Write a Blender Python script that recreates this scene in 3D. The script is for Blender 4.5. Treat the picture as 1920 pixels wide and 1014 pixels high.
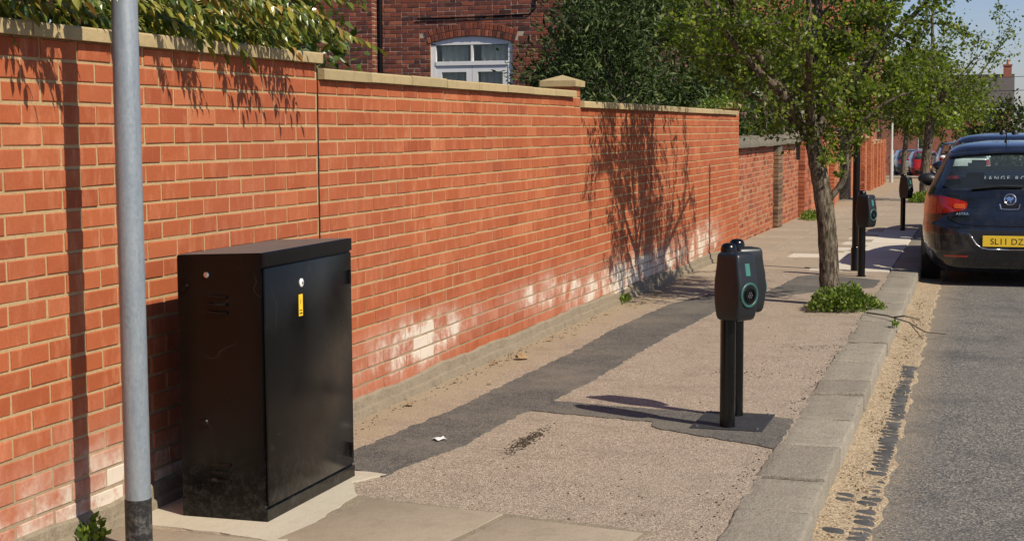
import bpy, bmesh, math, random
import numpy as np
from mathutils import Vector, Matrix, Quaternion, noise

for o in list(bpy.data.objects):
    bpy.data.objects.remove(o)
SC = bpy.context.scene
COL = SC.collection
RND = random.Random(7)
NR = np.random.RandomState(11)
R = math.radians

# ------------------------------------------------------------------ camera
CAM_H = 1.46
YAW, PITCH, ROLL = R(17.5), R(5.21), R(0.3)
fh = Vector((-math.sin(YAW), math.cos(YAW), 0)); r0 = Vector((math.cos(YAW), math.sin(YAW), 0))
fw = fh*math.cos(PITCH) + Vector((0, 0, -math.sin(PITCH)))
up0 = r0.cross(fw)
cr = r0*math.cos(ROLL) - up0*math.sin(ROLL)
cu = up0*math.cos(ROLL) + r0*math.sin(ROLL)
cd = bpy.data.cameras.new('camera'); cam = bpy.data.objects.new('camera', cd); COL.objects.link(cam)
cam.matrix_world = Matrix(((cr.x, cu.x, -fw.x, 0), (cr.y, cu.y, -fw.y, 0), (cr.z, cu.z, -fw.z, CAM_H), (0, 0, 0, 1)))
cd.sensor_width = 36; cd.lens = 54.1; cd.clip_start = .05; cd.clip_end = 3000
SC.camera = cam

# ------------------------------------------------------------------ sky, sun, exposure
SUN_DIR = Vector((.657, -.306, .69)).normalized()          # towards the sun
W = bpy.data.worlds.new('World'); SC.world = W; W.use_nodes = True
wn = W.node_tree.nodes; bg = wn['Background']
sky = wn.new('ShaderNodeTexSky'); sky.sky_type = 'NISHITA'; sky.sun_disc = False
sky.sun_elevation = math.asin(SUN_DIR.z); sky.sun_rotation = math.atan2(SUN_DIR.x, SUN_DIR.y)
sky.air_density = 1.0; sky.dust_density = .5; sky.ozone_density = 3.5
tint = wn.new('ShaderNodeMix'); tint.data_type = 'RGBA'; tint.blend_type = 'MULTIPLY'; tint.inputs[0].default_value = 1; tint.inputs[7].default_value = (1.14, 1.1, 1.3, 1)
W.node_tree.links.new(sky.outputs[0], tint.inputs[6]); W.node_tree.links.new(tint.outputs[2], bg.inputs[0]); bg.inputs[1].default_value = .075
sl = bpy.data.lights.new('sun', 'SUN'); sun = bpy.data.objects.new('sun', sl); COL.objects.link(sun)
sl.energy = 5.0; sl.angle = R(.53); sl.color = (1, .92, .78)
sun.location = SUN_DIR*60; sun.rotation_euler = (-SUN_DIR).to_track_quat('-Z', 'Y').to_euler()
SC.view_settings.view_transform = 'Standard'; SC.view_settings.look = 'None'
SC.view_settings.exposure = .1; SC.view_settings.gamma = 1; SC.view_settings.use_curve_mapping = False

# ------------------------------------------------------------------ helpers
def g(Y):
    if Y < 0: return -.002*Y
    if Y < 120: return -.002*Y - .00013*Y*Y
    return -.002*120 - .00013*120*120 - .033*(Y-120)
def bend(Y):
    q = min(Y, 112)
    return -.011*(Y-5) - .0016*max(0, q-45)**2 - (.21*(Y-112) if Y > 112 else 0)
def kx(Y): return -.645 + bend(Y)                  # road-side top edge of the kerb
def wx(Y): return -3.36 + bend(Y) - bend(20)       # face of the older walls
WALLX = -3.15
ROAD = -.115

def tag(o, label=None, cat=None, group=None, kind=None):
    if label: o['label'] = label
    if cat: o['category'] = cat
    if group: o['group'] = group
    if kind: o['kind'] = kind
    return o
def empty(name, loc=(0, 0, 0), rz=0):
    o = bpy.data.objects.new(name, None); COL.objects.link(o)
    o.location = loc; o.rotation_euler = (0, 0, rz); o.empty_display_size = .1
    return o
def link(name, me, parent=None, loc=(0, 0, 0), rot=(0, 0, 0)):
    o = bpy.data.objects.new(name, me); COL.objects.link(o)
    o.location = loc; o.rotation_euler = rot
    if parent is not None: o.parent = parent
    return o

class MB:
    def __init__(s): s.v = []; s.f = []
    def add(s, vs, fs):
        k = len(s.v); s.v += [tuple(p) for p in vs]; s.f += [tuple(i+k for i in q) for q in fs]
        return s
    def box(s, a, b, M=None):
        x0, y0, z0 = a; x1, y1, z1 = b
        vs = [(x0,y0,z0),(x1,y0,z0),(x1,y1,z0),(x0,y1,z0),(x0,y0,z1),(x1,y0,z1),(x1,y1,z1),(x0,y1,z1)]
        if M is not None: vs = [tuple(M @ Vector(p)) for p in vs]
        return s.add(vs, [(0,3,2,1),(4,5,6,7),(0,1,5,4),(1,2,6,5),(2,3,7,6),(3,0,4,7)])
    def tube(s, pts, rad, n=8, cap=True, jit=0, rng=None):
        pts = [Vector(p) for p in pts]; m = len(pts)
        if not hasattr(rad, '__len__'): rad = [rad]*m
        ref = Vector((0, 0, 1)); vs = []; fs = []; u = None
        for i, p in enumerate(pts):
            t = (pts[min(i+1, m-1)]-pts[max(i-1, 0)]).normalized()
            if u is None:
                u = t.cross(ref)
                if u.length < .1: u = t.cross(Vector((1, 0, 0)))
            else: u = u - t*u.dot(t)
            u.normalize(); w = t.cross(u)
            for k in range(n):
                a = 2*math.pi*k/n; rr = rad[i]*(1+(rng.uniform(-jit, jit) if jit else 0))
                vs.append(p+(u*math.cos(a)+w*math.sin(a))*rr)
        for i in range(m-1):
            for k in range(n):
                fs.append((i*n+k, i*n+(k+1) % n, (i+1)*n+(k+1) % n, (i+1)*n+k))
        if cap: fs.append(tuple(range(n-1, -1, -1))); fs.append(tuple((m-1)*n+k for k in range(n)))
        return s.add(vs, fs)
    def lathe(s, prof, n=24, M=None):
        vs = []; fs = []
        for r_, z in prof:
            for k in range(n):
                a = 2*math.pi*k/n; p = Vector((r_*math.cos(a), r_*math.sin(a), z))
                vs.append(M @ p if M is not None else p)
        for i in range(len(prof)-1):
            for k in range(n): fs.append((i*n+k, i*n+(k+1) % n, (i+1)*n+(k+1) % n, (i+1)*n+k))
        fs.append(tuple(range(n-1, -1, -1))); fs.append(tuple((len(prof)-1)*n+k for k in range(n)))
        return s.add(vs, fs)
    def grid(s, P):                                   # P[i][j] points
        ni, nj = len(P), len(P[0]); vs = [p for row in P for p in row]
        return s.add(vs, [(i*nj+j, i*nj+j+1, (i+1)*nj+j+1, (i+1)*nj+j) for i in range(ni-1) for j in range(nj-1)])
    def prism(s, poly, z0, z1, M=None):
        n = len(poly); vs = [(x, y, z0) for x, y in poly]+[(x, y, z1) for x, y in poly]
        if M is not None: vs = [tuple(M @ Vector(p)) for p in vs]
        return s.add(vs, [tuple(range(n-1, -1, -1)), tuple(range(n, 2*n))]+[(k, (k+1) % n, n+(k+1) % n, n+k) for k in range(n)])
    def mesh(s, name, mat, smooth=False):
        me = bpy.data.meshes.new(name); me.from_pydata(s.v, [], s.f); me.update()
        if mat: me.materials.append(mat)
        if smooth:
            me.polygons.foreach_set('use_smooth', [True]*len(me.polygons))
            if smooth != 'all':
                me.set_sharp_from_angle(angle=R(smooth if smooth > 1 else 40))
        return me
    def build(s, name, mat, parent=None, loc=(0, 0, 0), rot=(0, 0, 0), smooth=False):
        return link(name, s.mesh(name, mat, smooth), parent, loc, rot)

def bevel_box(name, dims, bev, mat, seg=2, jit=0, rng=None):
    bm = bmesh.new(); bmesh.ops.create_cube(bm, size=1)
    for v in bm.verts:
        v.co = Vector((v.co.x*dims[0], v.co.y*dims[1], v.co.z*dims[2]))
        if jit: v.co += Vector([rng.uniform(-jit, jit) for _ in range(3)])
    bmesh.ops.bevel(bm, geom=bm.edges[:], offset=bev, segments=seg, affect='EDGES', profile=.5)
    me = bpy.data.meshes.new(name); bm.to_mesh(me); bm.free(); me.materials.append(mat)
    if seg > 1:
        me.polygons.foreach_set('use_smooth', [True]*len(me.polygons)); me.set_sharp_from_angle(angle=R(35))
    return me

def rough_block(name, dims, bev, mat, seed, amp=.006, cell=.07):
    bm = bmesh.new(); bmesh.ops.create_cube(bm, size=1)
    for v in bm.verts: v.co = Vector((v.co.x*dims[0], v.co.y*dims[1], v.co.z*dims[2]))
    bmesh.ops.bevel(bm, geom=bm.edges[:], offset=bev, segments=2, affect='EDGES', profile=.5)
    for ax, n in ((0, max(1, int(dims[0]/cell))), (1, max(1, int(dims[1]/cell)))):
        for k in range(1, n):
            co = [0, 0, 0]; co[ax] = dims[ax]*(k/n-.5); no = [0, 0, 0]; no[ax] = 1
            bmesh.ops.bisect_plane(bm, geom=bm.verts[:]+bm.edges[:]+bm.faces[:], plane_co=co, plane_no=no)
    for v in bm.verts:
        p = v.co*9+Vector((seed*3.1, seed*1.7, 0)); e_ = 1.8 if abs(v.co.x) > dims[0]/2-bev*1.5 or abs(v.co.y) > dims[1]/2-bev*1.5 else .5
        v.co += noise.noise_vector(p)*amp*e_+noise.noise_vector(p*3)*amp*.5*e_
    me = bpy.data.meshes.new(name); bm.to_mesh(me); bm.free(); me.materials.append(mat)
    me.polygons.foreach_set('use_smooth', [True]*len(me.polygons)); me.set_sharp_from_angle(angle=R(45))
    return me

def text_mesh(body, size, mat, extrude=.001, align='LEFT', space=1.0):
    c = bpy.data.curves.new('lettering', 'FONT'); c.body = body; c.size = size; c.extrude = extrude
    c.align_x = align; c.space_character = space
    o = bpy.data.objects.new('lettering_tmp', c); COL.objects.link(o)
    dg = bpy.context.evaluated_depsgraph_get(); dg.update()
    me = bpy.data.meshes.new_from_object(o.evaluated_get(dg)); bpy.data.objects.remove(o)
    me.materials.clear(); me.materials.append(mat)
    return me

# ------------------------------------------------------------------ materials
class NT:
    def __init__(s, name):
        s.m = bpy.data.materials.new(name); s.m.use_nodes = True; s.t = s.m.node_tree
        s.b = s.t.nodes['Principled BSDF']; s.out = s.t.nodes['Material Output']
    def n(s, typ, _out=0, **kw):
        nd = s.t.nodes.new('ShaderNode'+typ)
        for k, v in kw.items():
            if k.startswith('p_'): setattr(nd, k[2:], v); continue
            key = int(k[1:]) if k[0] == 'i' and k[1:].isdigit() else k.replace('_', ' ')
            s.set(nd.inputs[key], v)
        return nd.outputs[_out]
    def set(s, sock, v):
        if isinstance(v, bpy.types.NodeSocket): s.t.links.new(v, sock)
        elif isinstance(v, tuple) and len(v) == 3 and sock.type == 'RGBA': sock.default_value = (*v, 1)
        else: sock.default_value = v
    def pos(s): return s.n('NewGeometry', 0)
    def obj(s): return s.n('TexCoord', 3)
    def noise(s, scale, detail=4, vec=None, rough=.55, col=False):
        kw = dict(Scale=scale, Detail=detail, Roughness=rough)
        if vec is not None: kw['Vector'] = vec
        return s.n('TexNoise', 1 if col else 0, **kw)
    def ramp(s, fac, stops, interp='LINEAR'):
        nd = s.t.nodes.new('ShaderNodeValToRGB'); s.t.links.new(fac, nd.inputs[0]); e = nd.color_ramp.elements
        nd.color_ramp.interpolation = interp
        while len(e) < len(stops): e.new(.5)
        for q, (p, c) in zip(e, stops):
            q.position = p; q.color = (*c, 1) if isinstance(c, tuple) else (c, c, c, 1)
        return nd.outputs[0]
    def mix(s, fac, a, b, mode='MIX'):
        nd = s.t.nodes.new('ShaderNodeMix'); nd.data_type = 'RGBA'; nd.blend_type = mode
        s.set(nd.inputs[0], fac); s.set(nd.inputs[6], a); s.set(nd.inputs[7], b)
        return nd.outputs[2]
    def math(s, op, a, b=0.0, clamp=False):
        nd = s.t.nodes.new('ShaderNodeMath'); nd.operation = op; nd.use_clamp = clamp
        s.set(nd.inputs[0], a); s.set(nd.inputs[1], b)
        return nd.outputs[0]
    def scale(s, vec, sc):
        nd = s.t.nodes.new('ShaderNodeVectorMath'); nd.operation = 'MULTIPLY'
        s.set(nd.inputs[0], vec); nd.inputs[1].default_value = sc
        return nd.outputs[0]
    def sep(s, vec):
        nd = s.t.nodes.new('ShaderNodeSeparateXYZ'); s.t.links.new(vec, nd.inputs[0]); return nd.outputs
    def rnd(s):
        a = s.n('ObjectInfo', 5); b = s.n('NewGeometry', 8)
        return s.math('FRACT', s.math('ADD', a, b))
    def bump(s, h, strength=.3, dist=.01):
        s.set(s.b.inputs['Normal'], s.n('Bump', 0, Strength=strength, Distance=dist, Height=h))
    def done(s, col=None, rough=.8, spec=None, metal=None, coat=None):
        if col is not None: s.set(s.b.inputs['Base Color'], col)
        s.set(s.b.inputs['Roughness'], rough)
        if spec is not None: s.set(s.b.inputs['Specular IOR Level'], spec)
        if metal is not None: s.set(s.b.inputs['Metallic'], metal)
        if coat is not None: s.set(s.b.inputs['Coat Weight'], coat); s.set(s.b.inputs['Coat Roughness'], .04)
        return s.m

def plain(name, col, rough=.5, metal=0, spec=.5, coat=None, var=.12, sc=6.0):
    t = NT(name); n = t.noise(sc, 5, t.obj())
    c = t.mix(n, tuple(x*(1-var) for x in col), tuple(min(1, x*(1+var)) for x in col))
    return t.done(c, rough, spec, metal, coat)

BLOOM = [(8.3, .27, .75, .14, 1.75), (10.9, .28, 1.2, .14, 1.0), (13.9, .13, 2.1, .19, 1.9), (17.3, .2, .9, .22, 1.5), (6.6, .1, 1.6, .22, .6), (4.6, .0, 1.5, .36, .95)]
def bloom(t, P):
    """salt staining that rises from the foot of the wall"""
    S = t.sep(P); tot = None
    for y0, z0, sy, sz, k in BLOOM:
        dy = t.math('DIVIDE', t.math('SUBTRACT', S[1], y0), sy); dz = t.math('DIVIDE', t.math('SUBTRACT', S[2], z0), sz)
        e = t.math('EXPONENT', t.math('MULTIPLY', t.math('ADD', t.math('MULTIPLY', dy, dy), t.math('MULTIPLY', dz, dz)), -1.0))
        e = t.math('MULTIPLY', e, k); tot = e if tot is None else t.math('ADD', tot, e)
    return t.math('MULTIPLY', tot, t.ramp(t.noise(4, 7, P, .75), [(.32, .1), (.66, 1.0)]))
def new_brick_mat():
    t = NT('orange_brick'); P = t.pos(); rn = t.rnd()
    c = t.ramp(rn, [(0, (.32, .078, .03)), (.2, (.38, .1, .037)), (.6, (.42, .118, .045)), (.85, (.375, .096, .036)), (1, (.48, .155, .065))])
    stretch = t.scale(P, (16, 16, 5)); n1 = t.noise(1.0, 7, stretch, .7)
    c = t.mix(t.ramp(n1, [(.5, 0.0), (.72, .55)]), c, (.6, .26, .14))                    # pale vertical scuffs
    c = t.mix(t.ramp(t.noise(.9, 5, P, .6), [(.35, .45), (.6, 0.0)]), c, (.29, .078, .04))
    c = t.mix(t.ramp(t.noise(75, 6, P, .7), [(.3, .4), (.48, 0.0)]), c, (.17, .045, .025))
    c = t.mix(t.ramp(t.noise(33, 8, P, .85), [(.64, 0.0), (.74, .7)]), c, (.62, .42, .28))
    m = t.math('MULTIPLY', bloom(t, P), t.math('ADD', t.math('MULTIPLY', rn, .5), .65))
    m = t.math('MULTIPLY', m, 1.05, True)
    c = t.mix(t.ramp(m, [(.06, 0.0), (.45, .5), (.85, .95)]), c, t.mix(t.ramp(m, [(.3, 0.0), (.8, 1.0)]), (.46, .25, .18), (.66, .58, .47)))
    t.bump(t.noise(200, 5, P, .7), .5, .003)
    return t.done(c, .85, .2)

def brick_mat(name, stops, scuff=(.5, .3, .2)):
    t = NT(name); P = t.pos(); rn = t.rnd(); c = t.ramp(rn, stops)
    c = t.mix(t.ramp(t.noise(7, 6, P, .7), [(.5, 0.0), (.8, .45)]), c, scuff)
    c = t.mix(t.ramp(t.noise(40, 4, P), [(.3, .4), (.55, 0.0)]), c, (.05, .02, .015))
    t.bump(t.noise(120, 4, P), .4, .004)
    return t.done(c, .85, .25)

def mortar_mat(name, a, b, base=None):
    t = NT(name); P = t.pos()
    c = t.mix(t.noise(9, 5, P), a, b)
    if base: c = t.mix(t.ramp(t.math('MULTIPLY', t.sep(P)[2], 1.0), [(.1, .75), (.55, 0.0)]), c, base)
    if base: c = t.mix(t.math('MULTIPLY', bloom(t, P), .35, True), c, (.5, .43, .34))
    c = t.mix(t.ramp(t.noise(90, 3, P), [(.35, .35), (.55, 0.0)]), c, tuple(x*.6 for x in a))
    c = t.mix(t.ramp(t.noise(2.5, 6, P, .7), [(.5, 0.0), (.75, .4)]), c, tuple(x*.55 for x in a))
    t.bump(t.noise(150, 4, P), .5, .004)
    return t.done(c, .95, .15)

def stone_mat(name, a, b, dark, sc=4, fine=120, bumpd=.004, rn=.25, darkamt=.5):
    t = NT(name); P = t.pos(); r_ = t.rnd()
    c = t.mix(t.noise(sc, 6, P, .65), a, b)
    c = t.mix(t.math('MULTIPLY', r_, rn), c, dark)
    c = t.mix(t.ramp(t.noise(sc*2.3, 8, P, .75), [(.5, 0.0), (.75, darkamt)]), c, dark)
    c = t.mix(t.ramp(t.noise(fine, 3, P), [(.3, .3), (.5, 0.0)]), c, dark)
    t.bump(t.math('ADD', t.noise(fine, 4, P), t.math('MULTIPLY', t.noise(sc*6, 5, P), 2.0)), .45, bumpd)
    return t.done(c, .9, .2)

def gravel_mat(name, base_a, base_b, chips, dark, scale=170, big=1.2, dirt=False, road=False, dusty=False):
    t = NT(name); P = t.pos()
    v = t.t.nodes.new('ShaderNodeTexVoronoi'); v.inputs['Scale'].default_value = scale; t.t.links.new(P, v.inputs['Vector'])
    cv = t.sep(v.outputs['Color'])[0]
    c = t.mix(t.noise(big, 7, P, .65), base_a, base_b)
    c = t.mix(t.ramp(cv, [(.55, 0.0), (.97, .85)]), c, chips)
    c = t.mix(t.ramp(cv, [(.02, .8), (.3, 0.0)]), c, dark)
    c = t.mix(t.ramp(t.noise(big*4, 8, P, .75), [(.5, 0.0), (.8, .5)]), c, dark)
    if dusty:
        c = t.mix(t.ramp(t.noise(1.5, 7, P, .7), [(.45, 0.0), (.72, .75)]), c, (.21, .18, .138))
        c = t.mix(t.ramp(t.noise(9, 6, t.scale(P, (1, .4, 1)), .7), [(.52, 0.0), (.7, .4)]), c, (.17, .15, .12))
    if road:
        sx = t.scale(P, (1.0, .22, 1.0)); c = t.mix(t.ramp(t.noise(3.0, 7, sx, .7), [(.42, 0.0), (.7, .6)]), c, (.17, .155, .135))
        c = t.mix(t.ramp(t.noise(2.1, 5, P, .6), [(.3, .5), (.5, 0.0)]), c, (.06, .062, .062))
        X = t.math('ADD', t.sep(P)[0], t.math('MULTIPLY', t.noise(6, 7, P, .75), -.45)); c = t.mix(t.ramp(t.math('ADD', X, 1.0), [(.28, .55), (.5, 0.0)]), c, (.3, .235, .155))
    if dirt:
        X = t.math('ADD', t.sep(P)[0], t.math('MULTIPLY', t.math('SUBTRACT', t.noise(2.2, 6, P, .7), .5), .7))
        c = t.mix(t.math('MULTIPLY', t.ramp(t.math('ADD', t.math('MULTIPLY', X, -1.0), -2.0), [(.7, 0.0), (1.05, .85)]), t.ramp(t.noise(25, 5, P, .7), [(.3, .55), (.6, 1.0)])), c, (.34, .265, .165))
        c = t.mix(t.ramp(t.noise(.9, 6, P, .6), [(.45, 0.0), (.75, .4)]), c, (.35, .285, .2))
        c = t.mix(t.ramp(t.noise(2.6, 8, P, .75), [(.52, 0.0), (.72, .5)]), c, (.19, .145, .112))
        gv = t.t.nodes.new('ShaderNodeTexVoronoi'); gv.inputs['Scale'].default_value = 2.3; t.t.links.new(P, gv.inputs['Vector'])
        c = t.mix(t.ramp(gv.outputs['Distance'], [(.028, .6), (.04, 0.0)]), c, (.07, .06, .05))
    t.bump(t.math('ADD', t.math('MULTIPLY', v.outputs['Distance'], 1.0), t.noise(scale*.2, 4, P)), .55, .005)
    return t.done(c, .92, .2)

def leaf_mat(name, stops, rough=.45, trans=.35, spec=.4, sunny=None):
    t = NT(name); rn = t.rnd(); c = t.ramp(rn, stops)
    n = t.noise(2.0, 3, t.pos()); c = t.mix(t.ramp(n, [(.35, .45), (.65, 0.0)]), c, tuple(x*.55 for x in stops[0][1]))
    t.set(t.b.inputs['Base Color'], c); t.b.inputs['Roughness'].default_value = rough; t.b.inputs['Specular IOR Level'].default_value = spec
    tr = t.t.nodes.new('ShaderNodeBsdfTranslucent'); t.t.links.new(t.mix(1.0, c, (1.0, 1.15, .5), 'MULTIPLY'), tr.inputs[0])
    mx = t.t.nodes.new('ShaderNodeMixShader'); mx.inputs[0].default_value = trans
    t.t.links.new(t.b.outputs[0], mx.inputs[1]); t.t.links.new(tr.outputs[0], mx.inputs[2]); t.t.links.new(mx.outputs[0], t.out.inputs[0])
    return t.m

def glass_mat(name, tint, rough=.02, dust=0):
    t = NT(name); tr = t.n('BsdfTransparent', 0, Color=tint); gl = t.n('BsdfGlossy', 0, Color=(.95, .97, 1.0), Roughness=rough)
    fr = t.math('ADD', t.math('MULTIPLY', t.math('POWER', t.n('LayerWeight', 1, Blend=.5), 5.0), .9), .045)
    mx = t.t.nodes.new('ShaderNodeMixShader'); t.t.links.new(fr, mx.inputs[0]); t.t.links.new(tr, mx.inputs[1]); t.t.links.new(gl, mx.inputs[2])
    if dust:  # greenish diffuse veil: reflected sky haze on the glass put into its colour
        df = t.n('BsdfDiffuse', 0, Color=(.34, .4, .37)); m2 = t.t.nodes.new('ShaderNodeMixShader'); m2.inputs[0].default_value = dust
        t.t.links.new(mx.outputs[0], m2.inputs[1]); t.t.links.new(df, m2.inputs[2]); mx = m2
    t.t.links.new(mx.outputs[0], t.out.inputs[0]); return t.m

M_BRICK = new_brick_mat()
M_OLD = brick_mat('weathered_orange_brick', [(0, (.14, .042, .025)), (.25, (.32, .09, .042)), (.55, (.44, .14, .065)), (.8, (.39, .115, .055)), (1, (.25, .07, .04))])
M_PIL = brick_mat('bright_orange_brick', [(0, (.34, .1, .042)), (.5, (.47, .16, .065)), (1, (.4, .125, .055))])
M_BROWN = brick_mat('sooty_brown_brick', [(0, (.1, .065, .04)), (.5, (.19, .12, .07)), (1, (.26, .16, .09))], (.3, .24, .16))
M_HOUSE = brick_mat('dark_red_brick', [(0, (.05, .024, .02)), (.25, (.17, .05, .03)), (.55, (.27, .075, .04)), (.8, (.11, .036, .026)), (1, (.34, .11, .055))], (.33, .13, .08))
M_MORTAR = mortar_mat('tan_mortar', (.41, .275, .135), (.5, .355, .19), (.24, .19, .13))
M_MORTAR_O = mortar_mat('old_mortar', (.36, .2, .11), (.45, .27, .15))
M_MORTAR_H = mortar_mat('pale_mortar', (.4, .31, .23), (.52, .42, .32))
M_COPING = stone_mat('buff_coping', (.43, .325, .165), (.53, .41, .22), (.16, .13, .07), 5, 160, .003, .35, .5)
M_STONE = stone_mat('mossy_coping_stone', (.13, .115, .085), (.23, .2, .145), (.05, .045, .035), 6, 90)
M_PLINTH = stone_mat('dirty_render', (.22, .18, .125), (.32, .26, .18), (.1, .083, .058), 5, 90, .012, 0, .6)
M_PAVE = gravel_mat('pink_chip_asphalt', (.26, .197, .142), (.345, .27, .197), (.6, .51, .4), (.09, .065, .046), 200, dirt=True)
M_TAR = gravel_mat('dark_tarmac', (.05, .048, .045), (.15, .135, .112), (.2, .19, .17), (.03, .03, .029), 150, 2.6, dusty=True)
M_ROAD = gravel_mat('road_asphalt', (.085, .082, .076), (.16, .148, .13), (.36, .32, .26), (.04, .038, .036), 120, 1.6, road=True)
M_SAND = gravel_mat('gutter_sand', (.27, .2, .12), (.43, .32, .195), (.56, .45, .31), (.1, .075, .05), 130, 7)
M_KERB = stone_mat('grey_kerb_stone', (.26, .23, .175), (.4, .352, .275), (.11, .095, .072), 9, 110, .012, .35, .55)
M_SETT = stone_mat('dark_granite_sett', (.075, .074, .072), (.14, .134, .125), (.03, .03, .03), 20, 200, .003, .5)
M_SLAB = stone_mat('brown_paving_slab', (.33, .265, .188), (.42, .345, .25), (.18, .14, .1), 3.5, 140, .004, .3, .45)
M_SLABP = stone_mat('pale_paving_slab', (.54, .485, .39), (.66, .6, .49), (.34, .29, .22), 4, 140, .004, .25, .35)
M_CONC = stone_mat('pale_concrete', (.44, .385, .29), (.54, .48, .37), (.35, .29, .2), 4, 120, .004, .1, .35)
M_SOIL = stone_mat('garden_soil', (.06, .045, .03), (.1, .075, .05), (.03, .022, .015), 1, 30, .02)
M_GALV = None

def galv():
    t = NT('galvanised_steel'); P = t.obj()
    v = t.t.nodes.new('ShaderNodeTexVoronoi'); v.inputs['Scale'].default_value = 130; t.t.links.new(t.scale(P, (1, 1, .6)), v.inputs['Vector'])
    c = t.mix(t.sep(v.outputs['Color'])[0], (.2, .235, .26), (.25, .285, .31))
    c = t.mix(t.ramp(t.noise(1.0, 6, t.scale(P, (30, 30, 3)), .7), [(.45, 0.0), (.8, .7)]), c, (.36, .38, .39))
    c = t.mix(t.ramp(t.noise(3, 6, P, .7), [(.55, 0.0), (.8, .35)]), c, (.13, .13, .125))
    t.bump(t.noise(30, 5, P), .12, .002)
    return t.done(c, .48, .5, .25)
M_GALV = galv()

def scuffed_black(name, base=(.009, .009, .009), dust=(.13, .12, .105), rough=.28, amt=.5, spec=.5):
    t = NT(name); P = t.obj()
    sp = t.ramp(t.noise(30, 9, P, .85), [(.645, 0.0), (.69, amt)])                                   # chips
    st = t.ramp(t.noise(1.0, 7, t.scale(P, (30, 30, 2.0)), .75), [(.62, 0.0), (.85, amt*.2)])        # runs
    sc = t.math('ABSOLUTE', t.math('SUBTRACT', t.noise(2.4, 3, P, .5), .5)); sc = t.math('MULTIPLY', t.ramp(sc, [(.0006, amt*.35), (.002, 0.0)]), t.ramp(t.noise(5, 2, P), [(.5, 0.0), (.62, 1.0)]))   # long scratches
    z = t.sep(t.pos())[2]
    low = t.math('MULTIPLY', t.ramp(z, [(0, 1.0), (.28, 0.0)]), t.ramp(t.noise(24, 9, P, .85), [(.48, 0.0), (.7, amt)]))
    m = t.math('MAXIMUM', t.math('MAXIMUM', sp, st), t.math('MAXIMUM', low, sc))
    c = t.mix(m, base, dust)
    t.bump(t.noise(7, 4, P), .1, .006)
    return t.done(c, t.ramp(t.noise(5, 6, P, .7), [(.3, rough), (.75, min(1, rough+.16))]), spec)
M_CAB = scuffed_black('scuffed_black_paint', (.003, .0026, .0024), (.14, .13, .115), .14, .34, .3)
M_CABTOP = scuffed_black('sunlit_tone_cabinet_top', (.12, .1, .088), (.2, .175, .155), .5, .6)  # far paler than the body: sunlight on the top put into its colour
M_BLACKP = scuffed_black('gloss_black_post', (.003, .003, .003), (.03, .03, .03), .14, .05, .4)
M_BLACKB = scuffed_black('chipped_black_paint', (.012, .012, .012), (.32, .3, .27), .45, .9)
M_HEAD = plain('charger_dark_plastic', (.013, .015, .0165), .38)
M_TEAL = plain('teal_trim', (.028, .095, .08), .4)
M_SCREEN = plain('pale_teal_screen', (.05, .17, .14), .3)
M_HOLE = plain('black_recess', (.004, .004, .004), .4)
M_CHROME = plain('chrome', (.75, .75, .76), .12, 1, .5)
M_WHITEP = plain('white_paint', (.72, .71, .68), .45)
M_YEL = plain('yellow_label', (.85, .55, .02), .45)
M_BLKINK = plain('black_ink', (.01, .01, .01), .5)
M_STEEL = plain('dull_steel', (.25, .25, .25), .4, .8)
M_BARK = None
def bark():
    t = NT('fissured_bark'); P = t.obj(); q = t.scale(P, (1, 1, .28)); n = t.noise(42, 8, q, .75)
    c = t.ramp(n, [(.36, (.014, .01, .007)), (.47, (.08, .06, .041)), (.57, (.2, .16, .115)), (.7, (.36, .305, .23))])
    c = t.mix(t.ramp(t.noise(4, 5, P, .7), [(.5, 0.0), (.75, .4)]), c, (.16, .17, .07))
    t.bump(n, 1.0, .02); return t.done(c, .9, .2)
M_BARK = bark()
M_TWIG = plain('twig_bark', (.1, .075, .05), .85, var=.4)
M_TWIGP = plain('pale_twig', (.2, .165, .11), .85, var=.4)
M_HAW = leaf_mat('spring_leaf', [(0, (.06, .1, .011)), (.4, (.14, .2, .019)), (.75, (.24, .3, .03)), (1, (.38, .42, .06))], .42, .5)
M_EVG = leaf_mat('dark_evergreen_leaf', [(0, (.018, .034, .008)), (.4, (.045, .075, .017)), (.8, (.09, .13, .032)), (1, (.19, .22, .075))], .5, .22, .25)
M_OLIVE = leaf_mat('olive_leaf', [(0, (.03, .045, .01)), (.5, (.06, .08, .014)), (1, (.13, .14, .025))], .45, .35)
M_FROND = leaf_mat('glossy_yellow_green_leaf', [(0, (.1, .14, .018)), (.35, (.2, .23, .028)), (.65, (.34, .31, .04)), (.85, (.46, .33, .06)), (1, (.45, .22, .06))], .28, .3, .6)
M_FRONDG = leaf_mat('glossy_green_leaf', [(0, (.04, .08, .014)), (.5, (.11, .16, .025)), (1, (.27, .27, .045))], .3, .3, .45)
M_WEED = leaf_mat('weed_leaf', [(0, (.06, .11, .016)), (.5, (.15, .22, .026)), (1, (.32, .4, .06))], .5, .35)

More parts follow.
